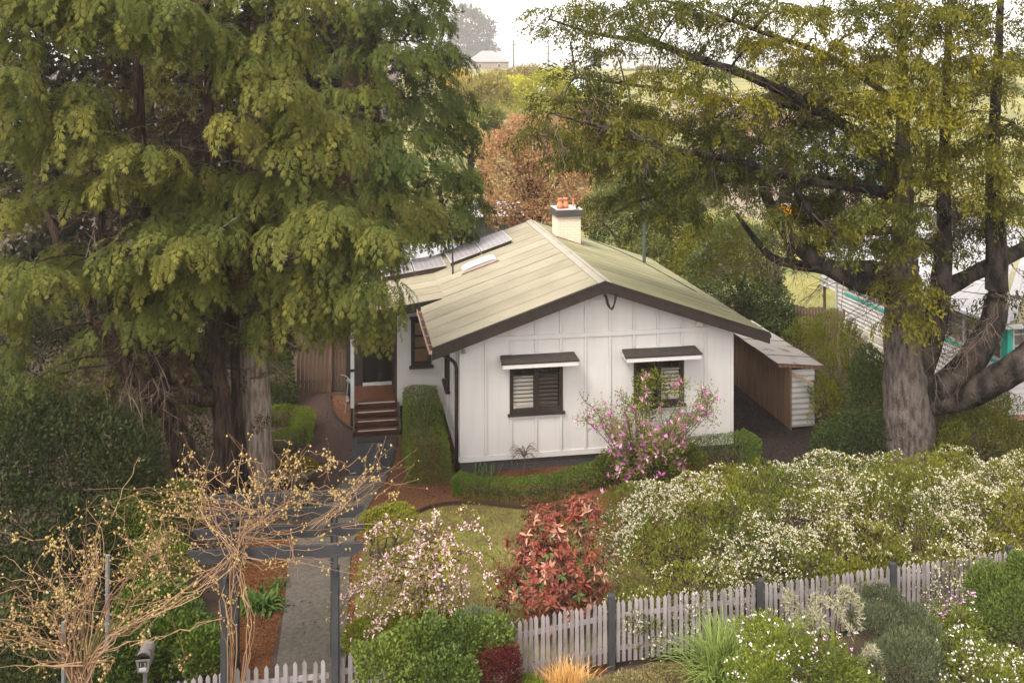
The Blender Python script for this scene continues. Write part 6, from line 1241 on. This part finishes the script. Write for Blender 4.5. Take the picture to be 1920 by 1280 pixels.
for poly, m in ((MULCH_P, 26000), (BED_P, 9000)):
    P = scatter(poly, m, rg); P = P[~inpoly(P, LAWN_P)]; n = len(P); P3 = np.column_stack([P, rg.uniform(.012, .03, n)]); d = rdir(rg, n) * [1, 1, .35]; leaf_quads(mb, P3, d, rg.uniform(.02, .06, n), .016, leafcols(rg, P3, (.15, .058, .020), (.065, .024, .011), 202, 3, .4), rg)
tag(mb.build('mulch_chips', LEAF), 'orange brown bark mulch chips on the garden beds', 'mulch', kind='stuff')
P = rg.uniform([-12, 15], [-3.2, 30], (9000, 2)); P = np.vstack([P, np.column_stack([rg.uniform(5.4, 8.2, 4500), rg.uniform(22.5, 31, 4500)])]); n = len(P); P3 = np.column_stack([P, rg.uniform(.012, .03, n)]); mb = MB(); leaf_quads(mb, P3, rdir(rg, n) * [1, 1, .3], rg.uniform(.03, .07, n), .025, leafcols(rg, P3, (.09, .05, .03), (.04, .025, .015), 203, 2, .4), rg)
tag(mb.build('leaf_litter', LEAF), 'brown fallen litter under the cypress trees', 'leaf litter', kind='stuff')
# paddock grass tufts on the near lawn
P = np.column_stack([rg.uniform(7, 26, 13000), 36.2 + 26 * rg.rand(13000) ** 1.3]); n = len(P); P3 = np.column_stack([P, np.full(n, .055)]); mb = MB(); leaf_quads(mb, P3, rdir(rg, n) * .8 + [0, 0, .8], rg.uniform(.05, .16, n), .03, leafcols(rg, P3, (.36, .33, .09), (.20, .24, .05), 204, .5, .25), rg)
tag(mb.build('paddock_grass', LEAF), 'yellow green rough grass on the lawn beyond the fence', 'grass', kind='stuff')
P = rg.uniform([-2.6, 15.2], [3.6, 21.5], (2600, 2)); P = P[np.exp(-((P[:, 0] + 1.5) ** 2 + (P[:, 1] - 17) ** 2) / 3.5) + np.exp(-((P[:, 0] - 3) ** 2 + (P[:, 1] - 21) ** 2) / 2) + .06 > rg.rand(len(P))]; n = len(P); P3 = np.column_stack([P, rg.uniform(.03, .06, n)]); mb = MB(); leaf_quads(mb, P3, rdir(rg, n) * [1, 1, .2], rg.uniform(.02, .035, n), .02, lerp((.46, .34, .36), (.34, .22, .12), rg.rand(n)), rg)
tag(mb.build('fallen_petals', PETAL), 'pale fallen petals scattered on the lawn below the cherry', 'petals', kind='stuff')
# ------------------------------------------------------------------ haze
hb = MB().box(-720, 720, -6, 930, -1.8, 90); hm = bpy.data.materials.new('haze'); hm.use_nodes = True; nn = hm.node_tree.nodes; nn.remove(nn['Principled BSDF'])
pv = nn.new('ShaderNodeVolumePrincipled'); pv.inputs['Color'].default_value = (.98, .94, .91, 1); pv.inputs['Density'].default_value = .0003; pv.inputs['Anisotropy'].default_value = 0.0
hm.node_tree.links.new(pv.outputs[0], nn['Material Output'].inputs['Volume'])
ho = hb.build('haze', hm); ho['kind'] = 'stuff'; ho['label'] = 'thin pale mist over the whole garden and paddock'; ho['category'] = 'haze'
